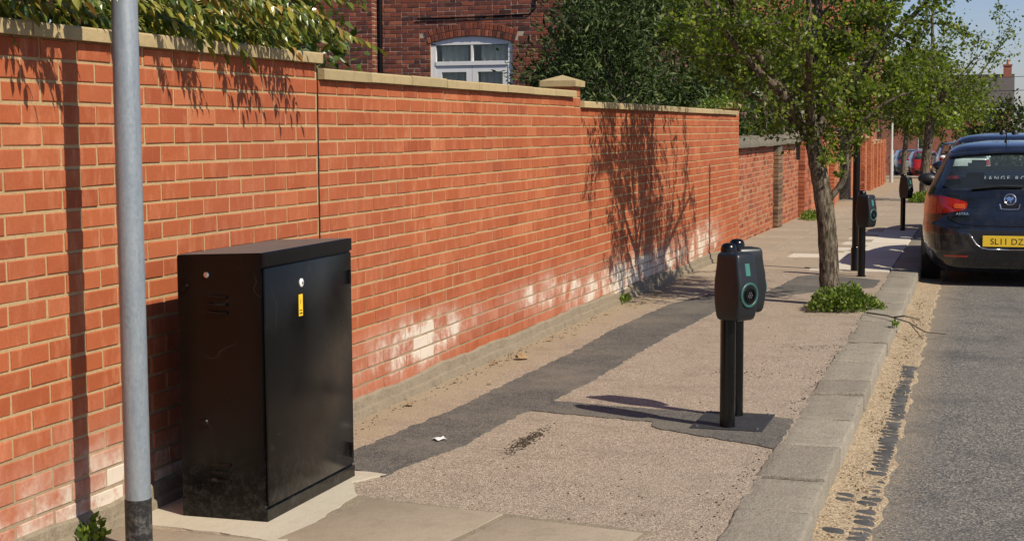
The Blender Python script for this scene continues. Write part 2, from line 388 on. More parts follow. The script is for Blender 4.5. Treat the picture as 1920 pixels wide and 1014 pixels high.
# ------------------------------------------------------------------ leaves, vectorised
def leaves(name, P, D, size, mat, parent=None, rng=NR, wid=.55, fold=.25, upb=.3, loc=(0, 0, 0)):
    P = np.asarray(P, float); D = np.asarray(D, float); n = len(P)
    D = D/(np.linalg.norm(D, axis=1, keepdims=True)+1e-9)
    N = rng.normal(size=(n, 3)); N[:, 2] += upb*2
    N -= D*(N*D).sum(1, keepdims=True); N /= np.linalg.norm(N, axis=1, keepdims=True)+1e-9
    B = np.cross(N, D)
    s = (size*rng.uniform(.6, 1.25, n))[:, None]
    base = P; tip = P+D*s; mid = P+D*s*.45
    L = mid+B*s*wid*.5+N*s*fold*.4; Rr = mid-B*s*wid*.5+N*s*fold*.4
    V = np.stack([base, L, tip, Rr], 1).reshape(-1, 3) - np.array(loc)
    idx = np.arange(n)*4
    F = np.stack([idx, idx+1, idx+2, idx, idx+2, idx+3], 1).reshape(-1)
    me = bpy.data.meshes.new(name); me.vertices.add(4*n); me.vertices.foreach_set('co', V.ravel())
    me.loops.add(6*n); me.loops.foreach_set('vertex_index', F.astype(np.int32))
    me.polygons.add(2*n); me.polygons.foreach_set('loop_start', np.arange(0, 6*n, 3, dtype=np.int32))
    me.update(calc_edges=True); me.validate(); me.materials.append(mat)
    return link(name, me, parent)

def smooth_path(pts, n):
    pts = [Vector(p) for p in pts]; out = []
    for i in range(len(pts)-1):
        p0 = pts[max(i-1, 0)]; p1 = pts[i]; p2 = pts[i+1]; p3 = pts[min(i+2, len(pts)-1)]
        for k in range(n):
            t = k/n; out.append(.5*((2*p1)+(p2-p0)*t+(2*p0-5*p1+4*p2-p3)*t*t+(3*p1-p0-3*p2+p3)*t**3))
    out.append(pts[-1]); return out

def rvec(rng, s=1.0):
    return Vector((rng.gauss(0, s), rng.gauss(0, s), rng.gauss(0, s)))

def grow(rng, limbs, sub=8, twigs=6, sublen=(.5, 1.0), twlen=(.2, .45), droop=.25, lp=34, spread=.045, start=.3, ok=None):
    """limbs: [(polyline, r0, r1)] -> (wood MB, twig MB, leaf points, leaf dirs)"""
    wood, tw = MB(), MB(); LP = []; LD = []
    for pl, ra, rb in limbs:
        path = smooth_path(pl, 6); m = len(path); lsc = min(1.0, .35+.45*sum((path[i+1]-path[i]).length for i in range(m-1)))
        wood.tube(path, [ra+(rb-ra)*i/(m-1) for i in range(m)], 8)
        for k in range(sub):
            f = start+(1-start)*(k+rng.random())/sub; i = min(int(f*(m-1)), m-2)
            p = path[i].lerp(path[i+1], f*(m-1)-i); t = (path[i+1]-path[i]).normalized()
            d = (t*.5+rvec(rng, .6)+Vector((0, 0, .15))).normalized(); L = rng.uniform(*sublen)*lsc; q = [p]
            for s in range(6):
                d = (d+rvec(rng, .16)+Vector((0, 0, -droop*.18))).normalized(); q.append(q[-1]+d*L/6)
            if ok and not (ok(q[-1]) and ok(q[3])): continue
            r_ = max(.004, (ra+(rb-ra)*f)*.35)
            tw.tube(q, [r_*(1-.8*a/6) for a in range(7)], 5, False)
            for w in range(twigs):
                ff = .15+.85*(w+rng.random())/twigs; j = min(int(ff*6), 5); pp = q[j].lerp(q[j+1], ff*6-j)
                dd = ((q[j+1]-q[j]).normalized()*.6+rvec(rng, .6)).normalized(); LL = rng.uniform(*twlen); e = [pp]
                for s in range(4):
                    dd = (dd+rvec(rng, .18)+Vector((0, 0, -droop*.25))).normalized(); e.append(e[-1]+dd*LL/4)
                if ok and not ok(e[-1]): continue
                tw.tube(e, [.0035, .003, .0025, .002, .001], 3, False)
                cl = 7
                for c in range(cl):
                    cf = (c+rng.random()*.8)/cl; jj = min(int(cf*4), 3); cp = e[jj].lerp(e[jj+1], cf*4-jj)
                    for h in range(max(1, lp//cl)):
                        ld = rvec(rng, 1.0)+dd*.6
                        LP.append(cp+rvec(rng, spread)); LD.append(ld)
    return wood, tw, LP, LD

# ------------------------------------------------------------------ ground, road, pavement, kerb, gutter
def strip(name, fx0, fx1, Ys, zoff, mat, nx=4, parent=None, smooth=False):
    P = []
    for Y in Ys:
        a, b = fx0(Y), fx1(Y)
        P.append([(a+(b-a)*i/nx, Y, g(Y)+zoff) for i in range(nx+1)])
    return MB().grid(P).build(name, mat, parent)
def arange(a, b, s):
    n = max(1, int(round((b-a)/s))); return [a+(b-a)*i/n for i in range(n+1)]
YS = arange(-30, 60, .5)+arange(62, 160, 2)+[180, 220, 280]

tag(strip('ground', lambda Y: -300, lambda Y: 300, [-200, -60]+YS+[700, 1200], -.35, M_SOIL, 6), kind='structure')
tag(strip('garden_ground', lambda Y: -60, lambda Y: wx(Y)-.1, YS, -.06, M_SOIL, 6), kind='structure')
tag(strip('road', lambda Y: kx(Y)+.2, lambda Y: 9.0+bend(Y), YS, ROAD, M_ROAD, 8), kind='structure')
pav = tag(strip('pavement', lambda Y: min(WALLX-.1, wx(Y)-.15), lambda Y: kx(Y)-.27, YS, 0, M_PAVE, 5), kind='structure')

kerb = tag(empty('kerb', (0, 0, 0)), kind='structure')
y = 2.2; rk = random.Random(5)
while y < 40:
    L = rk.uniform(.42, .86) if y < 16 else rk.uniform(.8, 1.0)
    yc = y+L/2; xc = kx(yc)-.145
    me = rough_block('kerb_stone', (.295, L-.036, .3), .013, M_KERB, rk.random()*50, .0055, .06 if y < 16 else .2)
    o = link('kerb_stone', me, kerb, (xc+rk.uniform(-.006, .006), yc, g(yc)-.147+rk.uniform(-.003, .006)), (rk.uniform(-.006, .006), rk.uniform(-.008, .008), rk.uniform(-.01, .01)+.012))
    y += L
P = []
for Y in arange(40, 160, 2):
    P.append([(kx(Y)-.29, Y, g(Y)-.1), (kx(Y)-.29, Y, g(Y)+.004), (kx(Y), Y, g(Y)+.004), (kx(Y), Y, g(Y)-.2)])
tag(MB().grid(P).build('kerb_run', M_KERB, kerb), kind='stuff')
# joint filler beneath the stones
MB().grid([[(kx(Y)-.285, Y, g(Y)-.006), (kx(Y)-.014, Y, g(Y)-.006), (kx(Y)-.012, Y, g(Y)-.2)] for Y in arange(0, 41, .5)]).build('kerb_bed', M_SOIL, kerb)

gut = tag(empty('gutter', (0, 0, 0)), kind='structure')
P = []; rg = random.Random(3)
for Y in arange(0, 60, .06):
    a = kx(Y)-.01; b = kx(Y)+.245+.012*math.sin(Y*7)+.01*math.sin(Y*17+1)+rg.uniform(-.006, .006); row = []
    for i in range(9):
        u = i/8; hz = .02*(1-u)**1.5+.005+.005*math.sin(Y*5+u*3)*(1-u)+rg.uniform(-.002, .002)*(i < 6)
        row.append((a+(b-a)*u, Y, g(Y)+ROAD+(hz if i < 8 else -.004)))
    P.append(row)
MB().grid(P).build('sand_bed', M_SAND, gut)
sett = [rough_block('sett', (.104, .082, .06), .024, M_SETT, rg.random()*40, .005, .04) for _ in range(6)]
y = 4.4
while y < 10.6:
    for row, (dx, y1) in enumerate(((.168, 10.6), (.062, 6.7))):
        if y > y1 or rg.random() < (.04 if row == 0 else .3): continue
        yy = y+rg.uniform(-.008, .008)
        z = g(yy)+ROAD-.0155+(.001 if row == 0 else .009)+rg.uniform(-.002, .003)-(.01 if 6.75 < yy < 7.15 else 0)
        link('sett', rg.choice(sett), gut, (kx(yy)+dx+rg.uniform(-.006, .006), yy, z), (rg.uniform(-.05, .05), rg.uniform(-.05, .05), rg.uniform(-.09, .09)))
    y += .087

def ground_poly(name, poly, zoff, mat, rough=.012, thick=.05, seed=1, step=.05):
    """a laid patch with a slightly ragged edge and a real thickness"""
    rr = random.Random(seed); pts = []
    for i in range(len(poly)):
        a, b = Vector(poly[i]), Vector(poly[(i+1) % len(poly)]); n = max(1, int((b-a).length/step)); nrm = Vector((-(b-a).y, (b-a).x)).normalized()
        for k in range(n): pts.append(a.lerp(b, k/n)+nrm*rr.uniform(-rough, rough))
    bm = bmesh.new(); vs = [bm.verts.new((p.x, p.y, 0)) for p in pts]
    f = bm.faces.new(vs)
    if f.normal.z < 0: f.normal_flip()
    bmesh.ops.triangulate(bm, faces=[f])
    for Yc in arange(min(p.y for p in pts), max(p.y for p in pts), .8)[1:-1]:
        bmesh.ops.bisect_plane(bm, geom=bm.verts[:]+bm.edges[:]+bm.faces[:], plane_co=(0, Yc, 0), plane_no=(0, 1, 0))
    ex = bmesh.ops.extrude_face_region(bm, geom=bm.faces[:])
    top = set(v for v in ex['geom'] if isinstance(v, bmesh.types.BMVert))
    for v in bm.verts: v.co.z = g(v.co.y)+zoff-(0 if v in top else thick)
    bmesh.ops.recalc_face_normals(bm, faces=bm.faces[:])
    me = bpy.data.meshes.new(name); bm.to_mesh(me); bm.free(); me.materials.append(mat)
    return link(name, me)

tag(ground_poly('tarmac_trench', [(-2.86, 6.2), (-2.82, 6.48), (-2.74, 7.67), (-2.72, 8.73), (-2.7, 10.1), (-2.73, 11.25), (-2.68, 13.0), (-2.5, 14.0), (-2.03, 14.3), (-1.97, 15.12), (-1.95, 16.0), (-1.76, 16.3), (-1.1, 15.8), (-1.1, 15.0), (-1.57, 14.5), (-2.12, 13.4), (-2.2, 12.7), (-2.27, 10.22), (-2.27, 8.82), (-2.3, 8.04), (-1.64, 7.92), (-1.2, 7.93), (-.965, 7.86), (-.955, 7.08), (-1.6, 7.42), (-1.64, 7.58), (-2.33, 7.72), (-2.36, 7.57), (-2.37, 6.71), (-2.47, 6.26), (-2.48, 6.02)], .005, M_TAR), kind='structure')
tag(ground_poly('concrete_apron', [(-3.14, 5.0), (-3.14, 6.1), (-2.84, 6.12), (-2.48, 6.05), (-2.57, 5.88), (-2.45, 5.66), (-2.41, 4.9), (-2.7, 4.97)], .007, M_CONC, .008, .05, 4), kind='structure')
# flagstones at the near end
fl = tag(empty('flagstone_paving', (0, 0, 0)), kind='structure')
rf = random.Random(9)
for x0, x1, ya, yb in [(-2.425, -1.83, 5.58, 4.9), (-1.815, -1.24, 5.47, 4.8), (-3.1, -2.46, 4.94, 4.2), (-2.42, -1.83, 4.88, 4.2), (-1.81, -1.24, 4.78, 4.1), (-1.22, -.95, 5.2, 4.5)]:
    me = bevel_box('flagstone', (x1-x0, ya-yb, .06), .008, M_SLAB, 2, .006, rf)
    link('flagstone', me, fl, ((x0+x1)/2, (ya+yb)/2, g(5)-.024+rf.uniform(0, .004)), (rf.uniform(-.004, .004), rf.uniform(-.004, .004), -.14 if ya > 5.4 else -.03))
tag(ground_poly('flagstone_joint', [(-2.47, 5.66), (-1.8, 5.55), (-1.2, 5.45), (-1.2, 4.0), (-3.12, 4.0), (-3.12, 4.95), (-2.44, 4.95)], .0035, M_PLINTH, .02, .04, 6), kind='structure')
# paving slabs further along, and the pale new ones of the crossover
far = tag(empty('slab_paving', (0, 0, 0)), kind='structure')
rs = random.Random(21); y = 14.35; row = 0
while y < 33:
    D = .6; xr = kx(y)-.3; xl = wx(y)+.03 if y > 19.6 else WALLX+.08; xs = [xl]
    if y < 16.35: xl = -1.9+.0*y; xs = [WALLX+.08, -2.6] if y > 15 else None
    else:
        x = xl
        while x < xr-.35: x += .62+(.06 if row % 2 else -.05); xs.append(min(x, xr))
        xs[-1] = xr
    if xs:
        for a, b in zip(xs[:-1], xs[1:]):
            pale = False
            if 16.3 < y < 24.2:
                edge = (-1.6, -1.9, -1.72, -2.0)[row % 4]-.03*(y-16); pale = (a+b)/2 > edge
            me = bevel_box('paving_slab', (b-a-.012, D-.014, .05), .004, M_SLABP if pale else M_SLAB, 1)
            link('paving_slab', me, far, ((a+b)/2, y+D/2, g(y+D/2)-.019+(.004 if pale else 0)+rs.uniform(0, .003)), (rs.uniform(-.003, .003)-.006, 0, rs.uniform(-.004, .004)))
    y += D; row += 1
# darker inset strips between the pale slabs
for i, (yy, x0, x1) in enumerate([(17.15, -2.0, -1.75), (18.35, -2.25, -1.85), (19.55, -2.2, -1.8), (20.75, -2.35, -1.9), (21.9, -2.35, -1.95), (23.1, -2.45, -2.0), (16.55, -1.6, -1.3)]):
    me = bevel_box('inset_strip', (x1-x0, .24, .05), .004, M_SLAB, 1); link('inset_strip', me, far, ((x0+x1)/2, yy, g(yy)-.009), (-.006, 0, 0))

# ------------------------------------------------------------------ brickwork
def brick_geo(mb, o, U, Wv, N, L, H, dep=.04, ch=.004, rng=None, jit=.0015):
    """one brick with a chamfered face: o centre of face; U along, Wv up, N out"""
    o, U, Wv, N = Vector(o), Vector(U), Vector(Wv), Vector(N)
    j = (lambda: rng.uniform(-jit, jit)) if rng else (lambda: 0)
    vs = []
    for dd, ins in ((-dep, 0), (-ch, 0), (0, ch)):
        for su, sw in ((-1, -1), (1, -1), (1, 1), (-1, 1)):
            vs.append(o+U*(su*(L/2-ins)+j())+Wv*(sw*(H/2-ins)+j())+N*(dd+j()*.6))
    fs = [(8, 9, 10, 11)]
    for a in (0, 4):
        for k in range(4): fs.append((a+k, a+(k+1) % 4, a+4+(k+1) % 4, a+4+k))
    mb.add(vs, fs)

def courses(u0, u1, z0, z1, L=.225, H=.075, off=.5, rng=None, flemish=False, skip=None, closer=True):
    """yield (u centre, z centre, length, height) for every brick of a panel"""
    nrow = int(math.ceil((z1-z0)/H-1e-6))
    for r_ in range(nrow):
        zc = z1-H*(r_+.5); u = u0-(L*off if r_ % 2 else 0); k = 0
        while u < u1-.005:
            w = L
            if flemish: w = L if (k+r_) % 2 else L/2
            a, b = max(u, u0), min(u+w, u1); k += 1; u += w
            if b-a < .03: continue
            if skip and skip((a+b)/2, zc): continue
            yield ((a+b)/2, zc, b-a-.012, H-.012)

BM = {}
def brick_obj(parent, loc, L, H, rng, mat, ploc):
    key = (round(L, 3), round(H, 3), rng.randrange(5), mat.name)
    if key not in BM:
        mb = MB(); brick_geo(mb, (0, 0, 0), (0, 1, 0), (0, 0, 1), (1, 0, 0), key[0], key[1], .05, .003, rng); BM[key] = mb.mesh('brick', mat)
    return link('brick', BM[key], parent, loc, (rng.uniform(-.006, .006), rng.uniform(-.012, .012), rng.uniform(-.005, .005)))

def garden_wall(label, Y0, Y1, top, seed, pier=0, ext=None):
    rng = random.Random(seed); zb = g((Y0+Y1)/2)
    w = empty('garden_wall', (WALLX-.11, (Y0+Y1)/2, zb)); tag(w, label, 'wall', 'orange brick garden wall sections')
    ox, oy, oz = w.location
    bot = min(g(Y0), g(Y1))-.12
    MB().box((WALLX-.22-ox, Y0-oy, bot-oz), (WALLX-.0015-ox, Y1-oy, top-.001-oz)).build('mortar', M_MORTAR, w)
    bl = [b for b in courses(Y0, Y1, min(g(Y0), g(Y1))-.05, top, rng=rng, off=.5) if b[1] > g(b[0])-.05]
    bl = [b for b in bl if b[0] > 3.4]
    bl.sort(key=lambda b: b[0])
    for (u, z, L, H) in bl[:300]:
        brick_obj(w, (WALLX+rng.uniform(.0012, .0048)-ox, u-oy, z+rng.uniform(-.001, .001)-oz), L, H, rng, M_BRICK, None)
    if len(bl) > 300:
        mb = MB()
        for (u, z, L, H) in bl[300:]:
            brick_geo(mb, (WALLX+rng.uniform(.0012, .0048)-ox, u-oy, z-oz), (0, 1, 0), (0, 0, 1), (1, 0, 0), L, H, .04, .003, rng)
        tag(mb.build('brick_courses', M_BRICK, w), kind='stuff')
    # coping stones
    y = Y0; ye = Y1-pier
    n = max(1, round((ye-y)/.6)); st = (ye-y)/n
    for i in range(n):
        L = st; yc = y+st*(i+.5)
        mb = MB(); a = -L/2+.004; b = L/2-.004; j = rng.uniform(-.003, .003)
        prof = [(.034, 0), (.034, .043+j), (.028, .05+j), (-.11, .062+j), (-.248, .05+j), (-.254, .043+j), (-.254, 0)]
        vs = [(px, a, pz) for px, pz in prof]+[(px, b, pz) for px, pz in prof]; m = len(prof)
        mb.add(vs, [tuple(range(m)), tuple(range(2*m-1, m-1, -1))]+[(k, m+k, m+(k+1) % m, (k+1) % m) for k in range(m)])
        mb.build('coping_stone', M_COPING, w, (WALLX+rng.uniform(-.002, .003)-ox, yc-oy, top+rng.uniform(-.0015, .0015)-oz), (0, 0, rng.uniform(-.004, .004)))
    if pier:
        mb = MB(); zc = top+.0405
        brick_geo(mb, (WALLX+.002-ox, Y1-pier/2-oy, zc-oz), (0, 1, 0), (0, 0, 1), (1, 0, 0), pier-.008, .07, .04, .004, rng)
        brick_geo(mb, (WALLX-pier/2-ox, Y1-pier-.002-oy, zc-oz), (-1, 0, 0), (0, 0, 1), (0, -1, 0), pier-.008, .07, .04, .004, rng)
        pb = MB().box((WALLX-pier-ox, Y1-pier+.002-oy, top-.02-oz), (WALLX-.003-ox, Y1-.004-oy, top+.083-oz)).build('pier', M_MORTAR, w)
        tag(mb.build('pier_bricks', M_BRICK, pb), kind='stuff')
        cap = MB(); c0 = (WALLX-pier/2-ox, Y1-pier/2-oy, top+.083-oz); h = pier/2+.032
        vs = [(c0[0]+sx*h, c0[1]+sy*h, c0[2]+zz) for zz in (0, .045) for sx, sy in ((-1, -1), (1, -1), (1, 1), (-1, 1))]+[(c0[0], c0[1], c0[2]+.092)]
        cap.add(vs, [(3, 2, 1, 0)]+[(k, (k+1) % 4, 4+(k+1) % 4, 4+k) for k in range(4)]+[(4+k, 4+(k+1) % 4, 8) for k in range(4)])
        cap.build('pier_cap', M_COPING, w)
    if not pier: MB().box((WALLX-.2-ox, Y1+.001-oy, bot-oz), (WALLX+.0025-ox, Y1+.009-oy, top-.03-oz)).build('movement_joint', M_HOLE, w)
    # smeared render plinth at the foot
    P = []
    for Y in arange(Y0+.003, Y1-.003, .12):
        hh = .1+.008*math.sin(Y*2.3)+.005*math.sin(Y*6.1)+rng.uniform(-.005, .005)
        j_ = rng.uniform(-.003, .003); P.append([(WALLX+.05+j_-ox, Y-oy, g(Y)-.03-oz), (WALLX+.04+j_-ox, Y-oy, g(Y)+hh*.38-oz), (WALLX+.022+j_-ox, Y-oy, g(Y)+hh*.45-oz), (WALLX+.018+j_-ox, Y-oy, g(Y)+hh-.008-oz), (WALLX+.01-ox, Y-oy, g(Y)+hh-oz), (WALLX-.004-ox, Y-oy, g(Y)+hh+.006-oz)])
    MB().grid(P).build('plinth', M_PLINTH, w)
    return w
JY1, JY2, JY3 = 6.87, 11.8, 19.62
garden_wall('tallest orange brick wall section with shrub leaves drooping over its coping', 1.0, JY1-.005, 1.785, 1)
garden_wall('orange brick wall section behind the black cabinet, ending in a capped pier', JY1+.005, JY2, 1.71, 2, .225)
garden_wall('orange brick wall section carrying the street tree shadow', JY2+.001, JY3, 1.635, 3, .225)

# --- older low wall with rounded stone coping
def panel_wall(mb_b, mb_m, Y0, Y1, ztop, mat_off, rng, H=.075, fx=wx, flem=True, zb=None):
    for (u, z, L, Hh) in courses(Y0, Y1, (zb if zb is not None else min(g(Y0), g(Y1)))-.06, ztop, H=H, rng=rng, flemish=flem):
        dx = fx(u+.05)-fx(u-.05); U = Vector((dx, .1, 0)).normalized()
        brick_geo(mb_b, (fx(u)+mat_off+rng.uniform(-.004, .003), u, z), U, (0, 0, 1), U.cross(Vector((0, 0, 1))), L, Hh, .03, .006, rng, .003)
    mb_m.grid([[(fx(Y)+mat_off-.004, Y, (zb if zb is not None else min(g(Y0), g(Y1)))-.1), (fx(Y)+mat_off-.004, Y, ztop-.001), (fx(Y)+mat_off-.3, Y, ztop-.001), (fx(Y)+mat_off-.3, Y, g(Y)-.1)] for Y in arange(Y0, Y1, .5)])

rng = random.Random(31)
lw = empty('low_wall', (wx(24), 24, g(24))); tag(lw, 'weathered low brick wall with rounded mossy stone coping', 'wall')
lx, ly, lz = lw.location
def shift(mb): mb.v = [(x-lx, y_-ly, z-lz) for x, y_, z in mb.v]; return mb
LY0, LY1 = 19.66, 28.3
b_, m_ = MB(), MB(); panel_wall(b_, m_, LY0, LY1, 1.2, 0, rng)
tag(shift(b_).build('brick_courses', M_OLD, lw), kind='stuff'); shift(m_).build('mortar', M_MORTAR_O, lw)
for yp, wp in ((LY0+.02, .5), (24.75, .5)):
    mb = MB(); c = MB()
    for k in range(19):
        z = g(yp)-.04+.0665*k+.03
        brick_geo(mb, (wx(yp)+.085, yp+wp/2, z), (0, 1, 0), (0, 0, 1), (1, 0, 0), wp-.02, .058, .04, .006, rng, .003)
        brick_geo(mb, (wx(yp)+.04, yp, z), (-1, 0, 0), (0, 0, 1), (0, -1, 0), .08, .058, .03, .006, rng, .003)
    c.box((wx(yp)-.02, yp+.012, g(yp)-.1), (wx(yp)+.072, yp+wp-.012, 1.215))
    pz = shift(c).build('pilaster', M_STONE, lw); tag(shift(mb).build('pilaster_bricks', M_BROWN, pz), kind='stuff')
yy = LY0
for k in range(9):                                            # coping lengths
    L = (LY1-LY0-.9)/9; P = []
    for s in (0.006, .5, .994):
        Y = yy+L*s; row = []
        for a in range(9):
            th = math.pi*a/8; row.append((wx(Y)-.13+.23*math.cos(th)*(1.02), Y, 1.2+.035+.125*math.sin(th)*(1+.03*math.sin(Y*3))))
        row = [(wx(Y)+.105, Y, 1.2)]+row+[(wx(Y)-.36, Y, 1.2)]
        P.append(row)
    m1 = MB().grid(P); n_ = len(P[0]); m1.add(P[0], [tuple(range(n_))]); m1.add(P[-1], [tuple(range(n_-1, -1, -1))])
    shift(m1).build('coping_stone', M_STONE, lw, (0, 0, rng.uniform(-.006, .006)), smooth=60); yy += L
# swept end of the coping, rising to the gate pier
P = []
for i in range(15):
    t = i/14; Y = LY1-.9+.95*t; zz = 1.2+.75*t**2.6; row = []
    for a in range(9):
        th = math.pi*a/8; row.append((wx(Y)-.13+.24*math.cos(th), Y-.12*math.sin(th)*t, zz+.035+.13*math.sin(th)))
    P.append([(wx(Y)+.11, Y, zz-.02)]+row+[(wx(Y)-.37, Y, zz-.02)])
shift(MB().grid(P)).build('coping_sweep', M_STONE, lw, smooth=60)
m1 = MB().grid([[(wx(Y)-.012, Y, 1.1), (wx(Y)-.012, Y, 1.2+.75*((Y-LY1+.9)/.95)**2.6)] for Y in arange(LY1-.9, LY1, .08)]); shift(m1).build('sweep_wall', M_OLD, lw)
# gate pier
def gate_pier(Y0, w, top, label, mat, rng, proj=.12, capm=M_STONE, caph=.14):
    x0 = wx(Y0)+proj; e = empty('gate_pier', (x0-w/2, Y0+w/2, g(Y0))); tag(e, label, 'gate pier')
    ex, ey, ez = e.location; mb = MB(); n = int((top-g(Y0))/.075)+1
    for k in range(n):
        z = top-.0375-.075*k
        if z < g(Y0)-.05: break
        cuts = [(0, .5), (.5, 1)] if k % 2 else [(0, .25), (.25, .75), (.75, 1)]
        for a, b in cuts:
            c = (a+b)/2; L = (b-a)*w-.012
            brick_geo(mb, (x0-ex, Y0+w*c-ey, z-ez), (0, 1, 0), (0, 0, 1), (1, 0, 0), L, .064, .04, .005, rng, .003)
            brick_geo(mb, (x0-w*c-ex, Y0-ey, z-ez), (1, 0, 0), (0, 0, 1), (0, -1, 0), L, .064, .04, .005, rng, .003)
    MB().box((x0-w-ex, Y0+.01-ey, -.15), (x0-.01-ex, Y0+w-ey, top-.002-ez)).build('mortar', M_MORTAR_O, e)
    tag(mb.build('brick_courses', mat, e), kind='stuff')
    h = w/2+.05; c0 = (0, 0, top-ez)
    vs = [(sx*h, sy*h, c0[2]+zz) for zz in (0, .07) for sx, sy in ((-1, -1), (1, -1), (1, 1), (-1, 1))]+[(0, 0, c0[2]+caph)]
    MB().add(vs, [(3, 2, 1, 0)]+[(k, (k+1) % 4, 4+(k+1) % 4, 4+k) for k in range(4)]+[(4+k, 4+(k+1) % 4, 8) for k in range(4)]).build('pier_cap', capm, e)
    return e
gp = gate_pier(28.34, .62, 1.98, 'tall dark brick gate pier where the mossy coping sweeps up', M_OLD, random.Random(8))
mb = MB().box((-.03, -.03, 0), (.03, .03, .34)); mb.box((-.05, -.05, .3), (.05, .05, .36))
tag(mb.build('wall_downpipe', M_BLACKB, None, (wx(27.9)+.04, 27.9, .9)), 'short black pipe on the old wall beside the gate pier', 'pipe')

# --- pilastered bright orange walls further on
def pil_wall(Y0, Y1, htop, label, seed, step=2.6, pw=.34):
    rng = random.Random(seed); ym = (Y0+Y1)/2; e = empty('pilastered_wall', (wx(ym), ym, g(ym))); tag(e, label, 'wall', 'pilastered orange walls down the street')
    ex, ey, ez = e.location
    def sh(mb): mb.v = [(x-ex, y_-ey, z-ez) for x, y_, z in mb.v]; return mb
    top = g(ym)+htop; b_, m_ = MB(), MB(); panel_wall(b_, m_, Y0, Y1, top, 0, rng, zb=min(g(Y0), g(Y1)))
    tag(sh(b_).build('brick_courses', M_PIL, e), kind='stuff'); sh(m_).build('mortar', M_MORTAR_O, e)
    y = Y0+.1
    while y < Y1-.3:
        mb = MB()
        for k in range(int((top+.08-g(y))/.075)+1):
            z = top+.06-.075*k
            brick_geo(mb, (wx(y)+.12, y+pw/2, z), (0, 1, 0), (0, 0, 1), (1, 0, 0), pw-.01, .065, .1, .005, rng, .003)
            brick_geo(mb, (wx(y)+.06, y, z), (-1, 0, 0), (0, 0, 1), (0, -1, 0), .11, .065, .1, .005, rng, .003)
        sh(mb).build('pilaster', M_OLD if rng.random() < .35 else M_PIL, e); y += step
    for i, Y in enumerate(arange(Y0, Y1, 1.0)[:-1]):
        mb = MB().box((wx(Y)-.3, Y+.005, top), (wx(Y)+.05, Y+.995*(Y1-Y0)/max(1, round(Y1-Y0)), top+.07)); sh(mb).build('coping_stone', M_COPING, e)
pil_wall(29.0, 37.0, 1.5, 'orange brick wall with pilasters starting at the dark gate pier', 41)
pil_wall(38.4, 47.0, 1.5, 'middle stretch of the pilastered orange wall, past the gateway', 42)
pil_wall(47.1, 60.0, 1.45, 'farthest pilastered orange wall, ending beside the white lamp column', 43, 2.3)
gate_pier(38.0, .42, 1.35, 'brown brick pier between two pilastered orange walls', M_STONE, random.Random(9))

